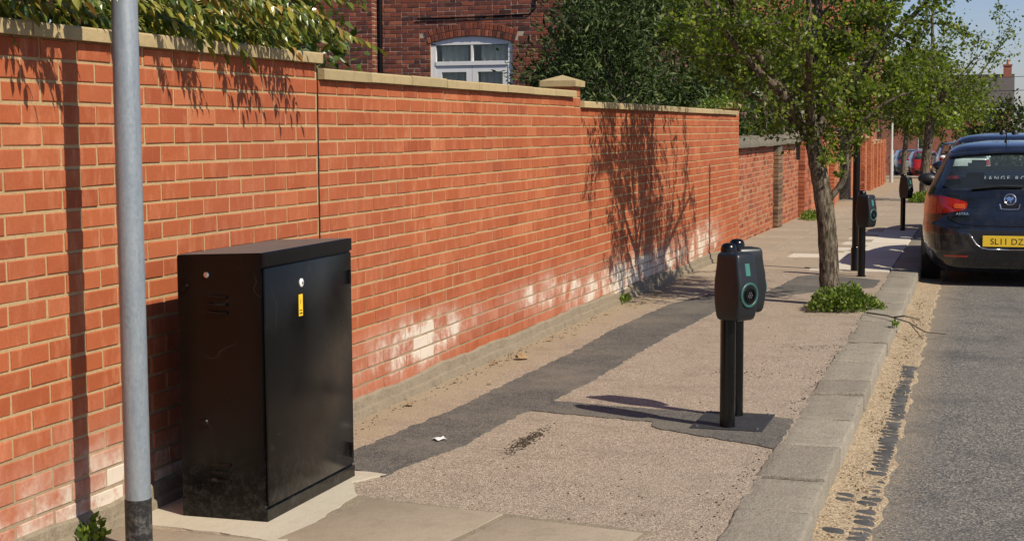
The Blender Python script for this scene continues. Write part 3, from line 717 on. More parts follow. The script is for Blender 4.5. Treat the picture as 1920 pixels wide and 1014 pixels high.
# ------------------------------------------------------------------ house with the arched french window
def house_main():
    rng = random.Random(77); Y = 25.5
    e = empty('brick_house', (-9.5, Y, g(Y))); tag(e, 'dark red brick house with white arched french window behind the wall', 'house')
    ox, oy, oz = e.location
    def sh(mb): mb.v = [(x-ox, y_-oy, z-oz) for x, y_, z in mb.v]; return mb
    xl, xr = -12.6, -5.2; cx, hw = -8.765, .75; spring = 2.97; rise = .11; Rr = (hw*hw+rise*rise)/(2*rise); cz = spring+rise-Rr
    def arc(x, extra=0): return cz+math.sqrt(max(0, (Rr+extra)**2-(x-cx)**2))
    def skip(x, z):
        return abs(x-cx) < hw+.11 and z < arc(max(cx-hw, min(cx+hw, x)))+.19
    b_ = MB()
    lo_ = 2.4; zt_ = 5.4-.075*int((5.4-spring-.02)/.075)
    rows_ = list(courses(-10.5, xr, zt_, 5.4, rng=rng, flemish=True, skip=skip))+list(courses(-10.5, cx-hw-.002, .6, zt_, rng=rng, flemish=True))+list(courses(cx+hw+.002, xr, .6, zt_, rng=rng, flemish=True))
    for (u, z, L, H) in rows_:
        brick_geo(b_, (u, Y+rng.uniform(-.003, .004), z), (1, 0, 0), (0, 0, 1), (0, -1, 0), L, H, .03, .005, rng, .003)
    tag(sh(b_).build('brick_courses', M_HOUSE, e), kind='stuff')
    # wall slab with the opening
    m_ = MB(); yy = Y+.009
    def quad(a, b, c, d): m_.add([(a, yy, c), (b, yy, c), (b, yy, d), (a, yy, d)], [(0, 1, 2, 3)])
    quad(-10.5, cx-hw, -.3, 6); quad(cx+hw, xr, -.3, 6)
    xs = arange(cx-hw, cx+hw, .1)
    m_.grid([[(x, yy, arc(x)) for x in xs], [(x, yy, 6) for x in xs]])
    m_.add([(cx-hw, yy, 0), (cx-hw, yy+.25, 0), (cx-hw, yy+.25, spring), (cx-hw, yy, spring)], [(0, 1, 2, 3)])
    m_.add([(cx+hw, yy, 0), (cx+hw, yy+.25, 0), (cx+hw, yy+.25, spring), (cx+hw, yy, spring)], [(3, 2, 1, 0)])
    m_.grid([[(x, yy, arc(x)) for x in xs], [(x, yy+.25, arc(x)) for x in xs]])
    sh(MB().box((xr-.02, Y+.02, -.3), (xr, Y+8, 6))).build('side_wall', M_FBH, e); m_.box((xl, Y+7.9, -.3), (xr, Y+8, 6)); m_.box((xl, Y+1.6, -.3), (xl+.1, Y+8, 6))
    sh(m_).build('wall', M_MORTAR_H, e)
    # two rings of arch bricks
    rings = MB(); half = math.asin(hw/Rr)
    for ring in range(2):
        n = 23; rad = Rr+.055+.115*ring+.005
        for k in range(n):
            a = -half*(1.06)+2*half*1.06*(k+.5)/n; p = (cx+math.sin(a)*rad, Y-.012+rng.uniform(-.003, .003), cz+math.cos(a)*rad)
            U = Vector((math.cos(a), 0, -math.sin(a))); brick_geo(rings, p, U, Vector((math.sin(a), 0, math.cos(a))), (0, -1, 0), 2*half*1.06*rad/n-.012, .104, .03, .005, rng, .003)
    tag(sh(rings).build('arch_bricks', M_HOUSE, e), kind='stuff')
    # chimney breast pier on the left and the recessed wing beyond it
    px0, px1, py = -11.72, -10.5, Y-.26
    b_ = MB()
    for (u, z, L, H) in courses(px0, px1, .6, 5.4, rng=rng, flemish=True): brick_geo(b_, (u, py+rng.uniform(-.003, .003), z), (1, 0, 0), (0, 0, 1), (0, -1, 0), L, H, .03, .005, rng, .003)
    for (u, z, L, H) in courses(py, Y, .6, 5.4, rng=rng, flemish=True): brick_geo(b_, (px1, u, z), (0, 1, 0), (0, 0, 1), (1, 0, 0), L, H, .03, .005, rng, .003)
    pb = sh(MB().box((px0, py+.008, -.3), (px1-.006, Y+1.5, 6))).build('pier', M_MORTAR_H, e); tag(sh(b_).build('pier_bricks', M_HOUSE, pb), kind='stuff')
    b_ = MB()
    for (u, z, L, H) in courses(-17, px0, .6, 5.4, rng=rng, flemish=True, skip=lambda x, z: -13.2 < x < -12.0 and z < 3.05): brick_geo(b_, (u, Y+1.6, z), (1, 0, 0), (0, 0, 1), (0, -1, 0), L, H, .03, .005, rng, .003)
    wg = MB(); wg.box((-17, Y+1.612, -.3), (-13.2, Y+1.8, 6)); wg.box((-13.2, Y+1.612, 3.05), (-12.0, Y+1.8, 6)); wg.box((-12.0, Y+1.612, -.3), (px0, Y+1.8, 6))
    wgo = sh(wg).build('wing_wall', M_MORTAR_H, e); tag(sh(b_).build('wing_bricks', M_HOUSE, wgo), kind='stuff')
    wd = sh(MB().box((-13.2, Y+1.7, .4), (-12.0, Y+1.74, 3.05))).build('window', M_HOLE, e)
    sh(MB().box((-13.1, Y+1.66, 2.1), (-12.1, Y+1.695, 2.16)).box((-12.65, Y+1.66, .5), (-12.58, Y+1.695, 3.0))).build('window_bar', M_BLACKP, wd)
    # french window: frame, transom lights and two leaves
    fy = Y+.035; F = MB()
    fr = empty('french_window', (cx-ox, fy-oy, 0)); fr.parent = e
    def wbox(name, x0, x1, z0, z1, y0, y1, mat, par=fr):
        return MB().box((x0-cx, y0-fy, z0-oz), (x1-cx, y1-fy, z1-oz)).build(name, mat, par)
    head = MB(); head.grid([[(x-cx, 0, 2.94-oz) for x in xs], [(x-cx, 0, arc(x)-.003-oz) for x in xs]]); head.grid([[(x-cx, 0, 2.94-oz) for x in xs], [(x-cx, .08, 2.94-oz) for x in xs]])
    head.build('frame_head', M_WHITEP, fr)
    wbox('frame_jamb', cx-hw, cx-hw+.085, 0, 2.96, fy, fy+.08, M_WHITEP); wbox('frame_jamb', cx+hw-.085, cx+hw, 0, 2.96, fy, fy+.08, M_WHITEP)
    wbox('transom', cx-hw+.085, cx+hw-.085, 2.585, 2.655, fy-.012, fy+.08, M_WHITEP)
    wbox('mullion', cx-.018, cx+.018, 2.655, 2.94, fy+.004, fy+.08, M_WHITEP)
    for s in (-1, 1):
        a, b = (cx-hw+.085, cx-.018) if s < 0 else (cx+.018, cx+hw-.085)
        wbox('pane', a, b, 2.655, 2.94, fy+.045, fy+.05, M_PANE)
        a, b = (cx-hw+.09, cx-.004) if s < 0 else (cx+.004, cx+hw-.09); lf = 'door_leaf'
        d = MB(); y0, y1 = fy+.012-fy, fy+.06-fy; st = .1
        for (x0, x1, z0, z1) in ((a, a+st, 0, 2.58), (b-st, b, 0, 2.58), (a+st, b-st, 2.47, 2.58), (a+st, b-st, 0, .8), (a+st, b-st, 1.55, 1.62)):
            d.box((x0-cx, y0, z0-oz), (x1-cx, y1, z1-oz))
        lo = d.build(lf, M_WHITEP, fr)
        MB().box((a+st-cx, y0+.02, .8-oz), (b-st-cx, y0+.024, 2.47-oz)).build('pane', M_PANE, lo)
    # net curtains behind the glass and a dark room
    P = []
    for i in range(61):
        x = cx-hw+.1+(2*hw-.2)*i/60; k = abs(x-cx)/hw
        off = .05*math.sin(i*1.1)+.02*math.sin(i*2.7); P.append([(x-cx, .13+off*.5, 2.93-oz), (x-cx+.02*math.sin(i), .13+off*.5, 2.4-oz), (x-cx+.04*math.sin(i*.7), .13+off*.6, .2-oz)])
    for part in (P[2:26], P[36:59]):
        MB().grid(part).build('curtain', M_CURTAIN, fr, smooth='all')
    sh(MB().box((cx-hw-.3, Y+.9, 0), (cx+hw+.3, Y+.95, 3.4))).build('room_wall', M_HOLE, e)
    # conduit above the arch, small lamp, drain pipe
    sh(MB().tube([(-9.75, Y-.02, 3.40), (-8.7, Y-.02, 3.405), (-7.7, Y-.02, 3.43), (-7.6, Y-.02, 3.52), (-7.55, Y-.02, 4.4)], .014, 8)).build('conduit', M_BLACKP, e)
    sh(MB().tube([(-10.44, Y-.04, -.2), (-10.44, Y-.04, 5.6)], .035, 10)).build('drain_pipe', M_BLACKP, e, smooth=40)
    # upper storey and roof, above the frame
    r = MB(); r.add([(xl-.4, Y-.4, 5.9), (xr+.4, Y-.4, 5.9), (xr+.4, Y+8.4, 5.9), (xl-.4, Y+8.4, 5.9), (xl+2.5, Y+4, 8.6), (xr-2.5, Y+4, 8.6)], [(0, 1, 5, 4), (1, 2, 5), (2, 3, 4, 5), (3, 0, 4), (3, 2, 1, 0)])
    sh(r).build('roof', M_SLATE, e)
def fbrick(name, a, b, mortar):
    t = NT(name); P = t.pos(); S = t.sep(P); cb = t.n('CombineXYZ', 0, X=t.math('ADD', S[0], S[1]), Y=S[2], Z=0.0)
    c = t.n('TexBrick', 0, Vector=cb, Color1=a, Color2=b, Mortar=mortar, Scale=1.0, Brick_Width=.225, Row_Height=.075, Mortar_Size=.006)
    c = t.mix(t.ramp(t.noise(1.5, 5, P), [(.4, 0.0), (.8, .4)]), c, tuple(x*.6 for x in a)); return t.done(c, .85, .2)
M_FBH = fbrick('side_wall_brick', (.12, .04, .028), (.18, .055, .036), (.3, .24, .18))
M_CURTAIN = plain('net_curtain', (.6, .58, .52), .9)
M_SLATE = stone_mat('roof_slate', (.07, .06, .055), (.12, .105, .095), (.04, .035, .03), 2, 20, .01)
M_PANE = glass_mat('window_glass', (.8, .83, .82))
house_main()

# ------------------------------------------------------------------ galvanised pole beside the wall
def pole():
    x, y_ = -2.83, 4.63; z0 = g(y_); e = empty('street_pole', (x, y_, z0)); tag(e, 'galvanised grey steel pole with black painted foot close to the wall', 'pole')
    MB().lathe([(.0445, .2), (.0445, 4.2), (.03, 4.23), (.0, 4.235)], 32).build('shaft', M_GALV, e, smooth=40)
    MB().lathe([(.0465, -.05), (.0465, .202), (.0445, .204)], 32).build('painted_foot', M_BLACKB, e, smooth=40)
pole()

# ------------------------------------------------------------------ black street cabinet
def cabinet():
    x0, x1, y0, y1, H = -2.955, -2.6, 5.155, 5.985, 1.02
    cx, cy = (x0+x1)/2, (y0+y1)/2; z0 = g(cy)+.004; e = empty('street_cabinet', (cx, cy, z0)); tag(e, 'black scuffed metal utility cabinet with yellow warning label against the wall', 'cabinet')
    dx, dy = (x1-x0)/2, (y1-y0)/2
    prof = [(-dx, -.004), (dx-.008, -.004), (dx-.008, H-.052), (dx+.002, H-.05), (dx+.002, H-.003), (dx-.001, H), (-dx+.003, H-.013), (-dx, H-.017)]
    n = len(prof); vs = [(px, -dy, pz) for px, pz in prof]+[(px, dy, pz) for px, pz in prof]
    l = MB().add(vs, [tuple(range(n)), tuple(range(2*n-1, n-1, -1))]+[(k, n+k, n+(k+1) % n, (k+1) % n) for k in range(n)]).build('body', M_CAB, e)
    MB().add([(-dx+.004, -dy+.003, H-.0118), (dx-.003, -dy+.003, H+.0012), (dx-.003, dy-.003, H+.0012), (-dx+.004, dy-.003, H-.0118)], [(0, 1, 2, 3)]).build('lid_top', M_CABTOP, l)
    # door, standing proud of a dark gap
    me = bevel_box('door', (.012, 2*dy-.024, H-.118), .004, M_CAB, 2); d = link('door', me, e, (dx-.002, .002, .06+(H-.118)/2))
    MB().box((dx-.013, -dy+.006, .045), (dx-.0095, dy-.006, H-.066)).build('door_gap', M_HOLE, e)
    MB().box((dx-.012, -dy+.002, -.01), (dx+.003, dy-.002, .05)).build('kick_plate', M_CAB, e)
    # lock disc and label on the door
    Rx = Matrix.Rotation(R(90), 4, 'Y')
    dk = MB().lathe([(.017, 0), (.017, .004), (.012, .007), (0, .007)], 20, Matrix.Translation((dx+.0035, -.09, H-.14)) @ Rx).build('lock_cap', M_WHITEP, e, smooth=40)
    MB().lathe([(.005, .0), (.005, .002), (0, .002)], 12, Matrix.Translation((dx+.0105, -.09, H-.14)) @ Rx).build('key_slot', M_STEEL, dk)
    lb = MB().box((dx+.0042, -.115, H-.27), (dx+.0055, -.08, H-.185)).build('warning_label', M_YEL, e)
    Mx = Matrix(((0, 0, 1, dx+.0056), (1, 0, 0, -.0975), (0, 1, 0, H-.21), (0, 0, 0, 1)))
    MB().prism([(-.002, -.014), (.002, -.002), (-.001, -.002), (.003, .012), (-.004, 0), (0, 0), (-.004, -.008)], 0, .0006, Mx).build('lightning_mark', M_BLKINK, lb)
    MB().box((dx+.0056, -.11, H-.262), (dx+.006, -.085, H-.257)).box((dx+.0056, -.11, H-.25), (dx+.006, -.087, H-.246)).build('label_print', M_BLKINK, lb)
    # louvres on the end panel: three at the top, three at the bottom
    for zc in (H-.165, H-.195, H-.225, .215, .185, .155):
        P = []
        for i in range(9):
            t = i/8*math.pi; P.append([(-dx+.13+.08*k/6, -dy-.012*math.sin(t)*math.sin(math.pi*(k+.6)/7.2)**.3-.0004, zc+.006*math.cos(t)-.004*math.sin(t)) for k in range(7)])
        MB().grid(P).build('louvre', M_CAB, e, smooth=60)
    MB().lathe([(.011, 0), (.011, .004), (.005, .008), (0, .008)], 14, Matrix.Translation((-dx+.125, -dy-.001, H-.085)) @ Matrix.Rotation(R(90), 4, 'X')).build('bolt', M_CHROME, e, smooth=40)
    MB().lathe([(.016, 0), (.014, .006), (0, .006)], 14, Matrix.Translation((-dx+.03, -dy-.001, H-.135)) @ Matrix.Rotation(R(90), 4, 'X')).build('plug', M_CAB, e, smooth=40)
    MB().lathe([(.018, 0), (.014, .006), (0, .006)], 14, Matrix.Translation((-dx+.1, -dy-.001, .37)) @ Matrix.Rotation(R(90), 4, 'X')).build('plug', M_CAB, e, smooth=40)
    for zz in (.12, H-.16): MB().tube([(dx+.004, dy-.03, zz-.03), (dx+.004, dy-.03, zz+.03)], .007, 10).build('hinge', M_CAB, e, smooth=40)
cabinet()

# ------------------------------------------------------------------ charging posts
def rrect(w, d, r, n=5):
    pts = []
    for cx, cy, a0 in ((w-r, d-r, 0), (-w+r, d-r, 90), (-w+r, -d+r, 180), (w-r, -d+r, 270)):
        for k in range(n+1):
            a = R(a0+90*k/n); pts.append((cx+r*math.cos(a), cy+r*math.sin(a)))
    return pts
def charging_post(x, y_, ang, H, label, plate=None, seed=0):
    """post at (x, y); head faces local -Y turned by ang"""
    z0 = g(y_)+.004; e = empty('charging_post', (x, y_, z0), ang); tag(e, label, 'charging post', 'kerbside charging posts')
    MB().lathe([(.038, -.02), (.038, H-.06)], 28).build('post', M_BLACKP, e, smooth=40)
    MB().lathe([(.0395, H-.068), (.0395, H-.03), (.036, H-.014), (.026, H-.003), (.012, H), (0, H)], 28).build('cap', M_BLACKP, e, smooth=60)
    # head: a stack of rounded sections; -Y is the face
    hz = H-.375; V = []; secs = []
    for t, w, yf, yb, r in ((0, .056, -.106, .012, .012), (.006, .063, -.116, .02, .014), (.02, .067, -.124, .026, .016), (.05, .069, -.131, .032, .018), (.1, .07, -.137, .038, .018), (.15, .07, -.138, .04, .018), (.2, .0695, -.134, .037, .018), (.24, .068, -.126, .031, .018), (.28, .067, -.12, .026, .018), (.312, .066, -.118, .024, .018), (.325, .061, -.112, .02, .015), (.331, .053, -.102, .012, .012)):
        secs.append([(px, py+(yf+yb)/2, hz+t) for px, py in rrect(w, (yb-yf)/2, r)])
    n = len(secs[0]); mb = MB()
    mb.add([p for s in secs for p in s], [(i*n+k, i*n+(k+1) % n, (i+1)*n+(k+1) % n, (i+1)*n+k) for i in range(len(secs)-1) for k in range(n)]+[tuple(range(n-1, -1, -1)), tuple((len(secs)-1)*n+k for k in range(n))])
    hd = mb.build('head', M_HEAD, e, smooth=50)
    MB().box((-.03, -.04, hz+.05), (.03, -.005, hz+.29)).build('bracket', M_HEAD, e)
    T = Matrix.Translation((.0, -.1385, hz+.128)) @ Matrix.Rotation(R(90), 4, 'X')
    ring = MB(); prof = []
    for k in range(13):
        a = 2*math.pi*k/12; prof.append((.055+.0075*math.cos(a), .005*math.sin(a)))
    nn = 36; vs = []
    for r_, zz in prof:
        for k in range(nn): vs.append(T @ Vector((r_*math.cos(2*math.pi*k/nn), r_*math.sin(2*math.pi*k/nn)*1.0, zz)))
    ring.add(vs, [(i*nn+k, i*nn+(k+1) % nn, (i+1)*nn+(k+1) % nn, (i+1)*nn+k) for i in range(12) for k in range(nn)])
    ring.build('socket_ring', M_TEAL, e, smooth='all')
    so = MB().lathe([(.05, -.001), (.05, .0022), (0, .0022)], 32, T).build('socket', M_HOLE, e)
    MB().lathe([(.036, .002), (.034, .009), (.029, .009), (.027, .003)], 28, T).build('socket_collar', M_BLACKP, so, smooth=40)
    for k in range(7):
        a = 2*math.pi*k/6; q = (0, 0) if k == 6 else (.012*math.cos(a), .012*math.sin(a))
        MB().lathe([(.0035, .003), (.0035, .007), (0, .007)], 8, T @ Matrix.Translation((q[0], q[1], 0))).build('socket_pin', M_CHROME, so)
    me = bevel_box('screen', (.033, .006, .062), .002, M_SCREEN, 1); link('screen', me, e, (.0, -.1245, hz+.25), (R(-10), 0, 0))
    fl_ = MB().lathe([(.05, 0), (.05, .005), (.04, .007), (0, .007)], 20).build('base_collar', M_BLACKP, e, (0, 0, .001))
    if plate:
        px, py, w, d = plate; c = Matrix.Rotation(-ang, 4, 'Z')
        me = bevel_box('base_plate', (w, d, .008), .002, M_PLATE, 1); pl = link('base_plate', me, e, c @ Vector((px-x, py-y_, .004)), (0, 0, -ang))
        for sx in (-1, 1):
            for sy in (-1, 1):
                MB().lathe([(.009, 0), (.009, .005), (.005, .007), (0, .007)], 8).build('plate_bolt', M_STEEL, pl, (sx*(w/2-.03), sy*(d/2-.03), .004))
    return e
M_PLATE = scuffed_black('dark_cover_plate', (.03, .03, .031), (.1, .095, .09), .55, .5, .3)
charging_post(-1.253, 7.52, R(57), .92, 'black charging post with teal ring socket, front of the pair on a steel plate', (-1.25, 7.68, .36, .46))
charging_post(-1.262, 7.83, R(128), .92, 'black charging post facing away, rear of the pair on a steel plate')
charging_post(-1.32, 16.2, R(60), .885, 'black charging post in the pale slabs beside a tall black pole')
charging_post(-1.375, 24.4, R(60), .88, 'lone black charging post at the far edge of the pale slabs')
e = empty('black_pole', (-1.43, 16.75, g(16.75))); tag(e, 'tall slim black pole standing behind a charging post', 'pole')
MB().lathe([(.038, -.02), (.038, 2.9), (.02, 2.92), (0, 2.92)], 20).build('shaft', M_BLACKP, e, smooth=40)
MB().lathe([(.048, -.02), (.048, .25), (.038, .27)], 20).build('root_sleeve', M_BLACKP, e, smooth=40)

# ------------------------------------------------------------------ trees
def tree(name, label, base, trunk, rt, limbs, seed, n_args, lsize, lmat, group=None, tw_mat=None, cat='tree'):
    rng = random.Random(seed); e = empty(name, base); tag(e, label, cat, group); b = Vector(base)
    path = smooth_path(trunk, 8); m = len(path); w = MB()
    rad = [(rt[0]+(rt[1]-rt[0])*(i/(m-1))**.7)*(1+.35*max(0, 1-i/(m*.12))) for i in range(m)]
    w.tube([p-b for p in path], rad, 14, True, .05, rng)
    lw_, tw_, LP, LD = grow(rng, limbs, **n_args)
    t = w.build('trunk', M_BARK, e, smooth='all')
    lw_.v = [(p[0]-b.x, p[1]-b.y, p[2]-b.z) for p in lw_.v]; lw_.build('limbs', M_BARK, e, smooth='all')
    tw_.v = [(p[0]-b.x, p[1]-b.y, p[2]-b.z) for p in tw_.v]; tw_.build('twigs', tw_mat or M_TWIG, e)
    leaves('crown', np.array([tuple(p) for p in LP]), np.array([tuple(p) for p in LD]), lsize, lmat, e, np.random.RandomState(seed), wid=.75, loc=base)
    return e
TB = (-1.35, 13.37, g(13.37)-.02); J = (-1.51, 13.37, 1.35)
tree('street_tree', 'small-leaved street tree with fissured trunk rising from weeds by the kerb', TB,
     [TB, (-1.365, 13.37, .35), (-1.40, 13.36, .75), (-1.46, 13.37, 1.1), J], (.092, .07),
     [([J, (-1.75, 13.2, 1.75), (-1.98, 13.1, 2.15), (-2.3, 12.8, 2.9), (-2.5, 12.6, 3.6)], .055, .015),
      ([J, (-1.55, 13.4, 1.9), (-1.5, 13.6, 2.6), (-1.55, 13.8, 3.6), (-1.5, 13.9, 4.5)], .058, .012),
      ([J, (-1.35, 13.6, 1.7), (-1.05, 13.9, 2.1), (-.6, 14.2, 2.6), (-.25, 14.4, 3.1)], .045, .012),
      ([(-1.37, 13.36, .85), (-1.24, 13.36, 1.05), (-1.2, 13.3, 1.35), (-1.0, 13.3, 1.6), (-.75, 13.3, 1.75)], .03, .008),
      ([(-1.75, 13.2, 1.75), (-2.05, 13.6, 1.95), (-2.45, 14.2, 2.3), (-2.7, 14.8, 2.6)], .04, .01),
      ([J, (-1.5, 13.9, 1.8), (-1.4, 14.8, 2.3), (-1.2, 15.5, 2.8)], .04, .01),
      ([J, (-1.5, 13.0, 1.8), (-1.45, 12.4, 2.4), (-1.4, 11.9, 3.0)], .04, .01),
      ([(-1.75, 13.2, 1.75), (-1.95, 12.7, 2.0), (-2.2, 12.2, 2.4), (-2.4, 11.8, 2.9)], .035, .01),
      ([(-1.35, 13.6, 1.7), (-1.15, 13.5, 1.85), (-.95, 13.4, 2.2), (-.8, 13.4, 2.7)], .03, .008),
      ([J, (-1.8, 13.5, 1.6), (-2.15, 13.7, 1.8), (-2.6, 13.6, 2.2)], .03, .01),
      ([(-1.98, 13.1, 2.15), (-2.2, 13.3, 2.7), (-2.3, 13.6, 3.3)], .03, .01)],
     101, dict(sub=13, twigs=7, sublen=(.45, 1.0), twlen=(.18, .42), lp=35, spread=.022, droop=.25, start=.2, ok=lambda p: p.z > 1.08+1.0*max(0, -1.75-p.x)+(.35 if p.x > -1.0 else 0)), .042, M_HAW)

def dy(Y, pts): return [(x+kx(Y)-.62, y_+Y, z+g(Y)) for x, y_, z in pts]
def far_tree(Y, label, seed, sc=1.0, lp=24, tw=M_TWIGP, sub=8, xo=0, lmat=M_HAW, lsz=.075):
    rng = random.Random(seed); B = (kx(Y)-.62+xo, Y, g(Y)-.03)
    def q(pts): return [(B[0]+x*sc, Y+y_*sc, B[2]+z*sc) for x, y_, z in pts]
    T = q([(0, 0, 0), (.0, 0, .7), (.06, 0, 1.4), (.1, 0, 2.0)])
    L = []
    for k in range(9):
        a = 2*math.pi*k/9+rng.uniform(-.3, .3); r1 = rng.uniform(.5, .8); r2 = rng.uniform(1.3, 2.1); h = rng.uniform(2.7, 3.6)
        L.append((q([(.1, 0, rng.uniform(1.5, 2.0)), (.1+.4*r1*math.cos(a), .4*r1*math.sin(a), 2.3), (.1+r1*math.cos(a), r1*math.sin(a), h*.85), (.1+r2*math.cos(a), r2*math.sin(a), h+rng.uniform(-.5, .9))]), .055*sc, .012*sc))
    L.append((q([(.1, 0, 1.9), (.15, 0, 2.9), (.1, .1, 4.2), (.15, 0, 5.2)]), .07*sc, .012*sc))
    return tree('street_tree', label, B, T, (.125*sc, .1*sc), L, seed, dict(sub=sub, twigs=6, sublen=(.6*sc, 1.2*sc), twlen=(.25*sc, .55*sc), lp=lp, spread=.07*sc, droop=.25, start=.3), lsz*sc, lmat, None, tw)
e2 = far_tree(37.4, 'street tree in a grassy pit beyond the lone charging post', 202, 1.0, 24, M_TWIG)
far_tree(72, 'slim street tree nearest the red parked car', 203, 1.15, 30, M_TWIG, 8, 0, M_HAW, .1)
far_tree(86, 'slim street tree farthest down the pavement', 204, 1.25, 30, M_TWIG, 8, 0, M_HAW, .11)

# ------------------------------------------------------------------ shrubs behind the walls
def bush(name, label, c, rad, n, size, mat, seed, clumps=140, spread=.2, wid=.35, cat='shrub', group=None, stems=7, shell=.45, base=None):
    rs_ = np.random.RandomState(seed); rng = random.Random(seed); b = base or (c[0], c[1], g(c[1])-.06)
    e = empty(name, b); tag(e, label, cat, group); C0 = np.array(c); RR = np.array(rad)
    d = rs_.normal(size=(clumps, 3)); d /= np.linalg.norm(d, axis=1, keepdims=True); rr = shell+(1-shell)*rs_.rand(clumps, 1)**.6
    cc = C0+d*RR*rr; idx = rs_.randint(0, clumps, n)
    P = cc[idx]+rs_.normal(size=(n, 3))*spread*(.6+.8*rs_.rand(clumps)[idx][:, None])
    D = d[idx]*.7+rs_.normal(size=(n, 3))*.8
    keep = (P[:, 0] < wx(c[1])-.12) if c[0] < -3 else np.ones(n, bool)
    P, D = P[keep], D[keep]
    keep = P[:, 2] > b[2]; P, D = P[keep], D[keep]
    leaves('foliage', P, D, size, mat, e, rs_, wid=wid, loc=b)
    mb = MB()
    for k in range(stems):
        q = cc[rng.randrange(clumps)]; p0 = Vector((b[0]+rng.uniform(-.3, .3), b[1]+rng.uniform(-.3, .3), b[2])); p1 = Vector(q)
        mid = p0.lerp(p1, .5)+Vector((0, 0, .3)); mb.tube([p-Vector(b) for p in smooth_path([p0, mid, p1], 5)], [.035*(1-.8*i/10) for i in range(11)], 6, False)
    tb = MB()
    for k in range(clumps):
        q = Vector(cc[k]); p0 = Vector(C0)+(q-Vector(C0))*.35; tb.tube([p-Vector(b) for p in smooth_path([p0, p0.lerp(q, .5)+rvec(rng, .08), q+(q-p0)*.18], 3)], [.012*(1-.85*i/6) for i in range(7)], 4, False)
    mb.build('stem', M_TWIG, e); tb.build('twigs', M_TWIG, e)
    return e
bush('evergreen_shrub', 'dark evergreen shrub with narrow leaves beside the french window', (-4.75, 18.6, 1.55), (.8, 1.75, 1.75), 22000, .1, M_EVG, 301, 120, .15, .28)
bush('evergreen_shrub', 'big glossy dark shrub spilling behind the shadowed wall section', (-5.0, 22.4, 1.9), (1.2, 2.8, 2.3), 30000, .12, M_EVG, 302, 130, .2, .32)
bush('evergreen_shrub', 'dark leafy shrub above the mossy coping of the low wall', (-4.9, 27.0, 1.25), (1.2, 2.2, 1.45), 16000, .12, M_EVG, 303, 80, .2, .4)
bush('garden_tree', 'tall olive-green garden tree rising behind the dark shrubs', (-7.6, 31.0, 3.6), (2.6, 4.2, 2.6), 30000, .11, M_OLIVE, 304, 200, .35, .6, 'tree')
bush('garden_tree', 'loose green garden tree behind the pilastered wall', (-6.6, 43.0, 2.6), (2.0, 5.0, 2.4), 20000, .12, M_OLIVE, 305, 150, .4, .6, 'tree')
# bare arching stems by the gate pier
mb = MB(); rb = random.Random(12)
for k in range(9):
    p0 = Vector((-3.75+rb.uniform(-.2, .2), 27.2+rb.uniform(-.5, .6), .9)); p1 = p0+Vector((rb.uniform(-.3, .35), rb.uniform(-.6, .5), rb.uniform(.7, 1.3))); p2 = p1+Vector((rb.uniform(-.1, .4), rb.uniform(-.5, .5), rb.uniform(-.5, .1)))
    mb.tube([p-Vector((-3.75, 27.2, g(27))) for p in smooth_path([p0, p1, p2], 6)], [.018*(1-.7*i/12) for i in range(13)], 5, False)
tag(mb.build('bare_shrub', M_TWIGP, None, (-3.75, 27.2, g(27))), 'bare pale arching stems behind the swept coping', 'shrub')

# --- glossy pinnate shrub above the tallest wall
def leaflet(mb, o, d, n, L, W_):
    d = d.normalized(); n = (n-d*n.dot(d)).normalized(); s = n.cross(d); p = []
    curl = -.22*L
    S = [o, o+d*L*.35+n*L*.02, o+d*L*.7+n*curl*.25, o+d*L+n*curl*.8]
    Lp = [o+d*L*.3+s*W_*.5+n*W_*.16, o+d*L*.66+s*W_*.42+n*(W_*.12+curl*.2)]; Rp = [o+d*L*.3-s*W_*.5+n*W_*.16, o+d*L*.66-s*W_*.42+n*(W_*.12+curl*.2)]
    mb.add([*S, *Lp, *Rp], [(0, 4, 1), (4, 5, 2, 1), (5, 3, 2), (0, 1, 6), (1, 2, 7, 6), (2, 3, 7)])
def frond_mesh(seed, mat, npair=8, L=.33):
    rng = random.Random(seed); mb = MB(); pts = []
    for i in range(13):
        t = i/12; pts.append(Vector((.02*math.sin(t*3+seed), L*t, .05*t-.17*t*t)))
    mb.tube(pts, [.0035*(1-.7*i/12) for i in range(13)], 5, False)
    for k in range(npair):
        t = .14+.86*k/(npair-1); i = min(int(t*12), 11); p = pts[i].lerp(pts[i+1], t*12-i); tg = (pts[i+1]-pts[i]).normalized()
        for s in (-1, 1):
            if k == npair-1 and s > 0: continue
            side = Vector((s, 0, 0)); d = side*.75+tg*.55+Vector((0, 0, -.55+rng.uniform(-.25, .2)))
            if k == npair-1: d = tg+Vector((0, 0, -.3))
            leaflet(mb, p, d, Vector((0, 0, 1))+side*.3+rvec(rng, .15), rng.uniform(.052, .07), rng.uniform(.02, .028))
    return mb.mesh('leaf', mat)
ps = empty('pinnate_shrub', (-3.75, 5.6, g(5.6)-.06)); tag(ps, 'glossy green and yellow shrub with feathery leaves overhanging the tallest wall', 'shrub')
po = Vector(ps.location)
FM = [frond_mesh(k, M_FROND if k % 2 else M_FRONDG, 8+k % 3, .28+.03*(k % 4)) for k in range(8)]
rp = random.Random(55)
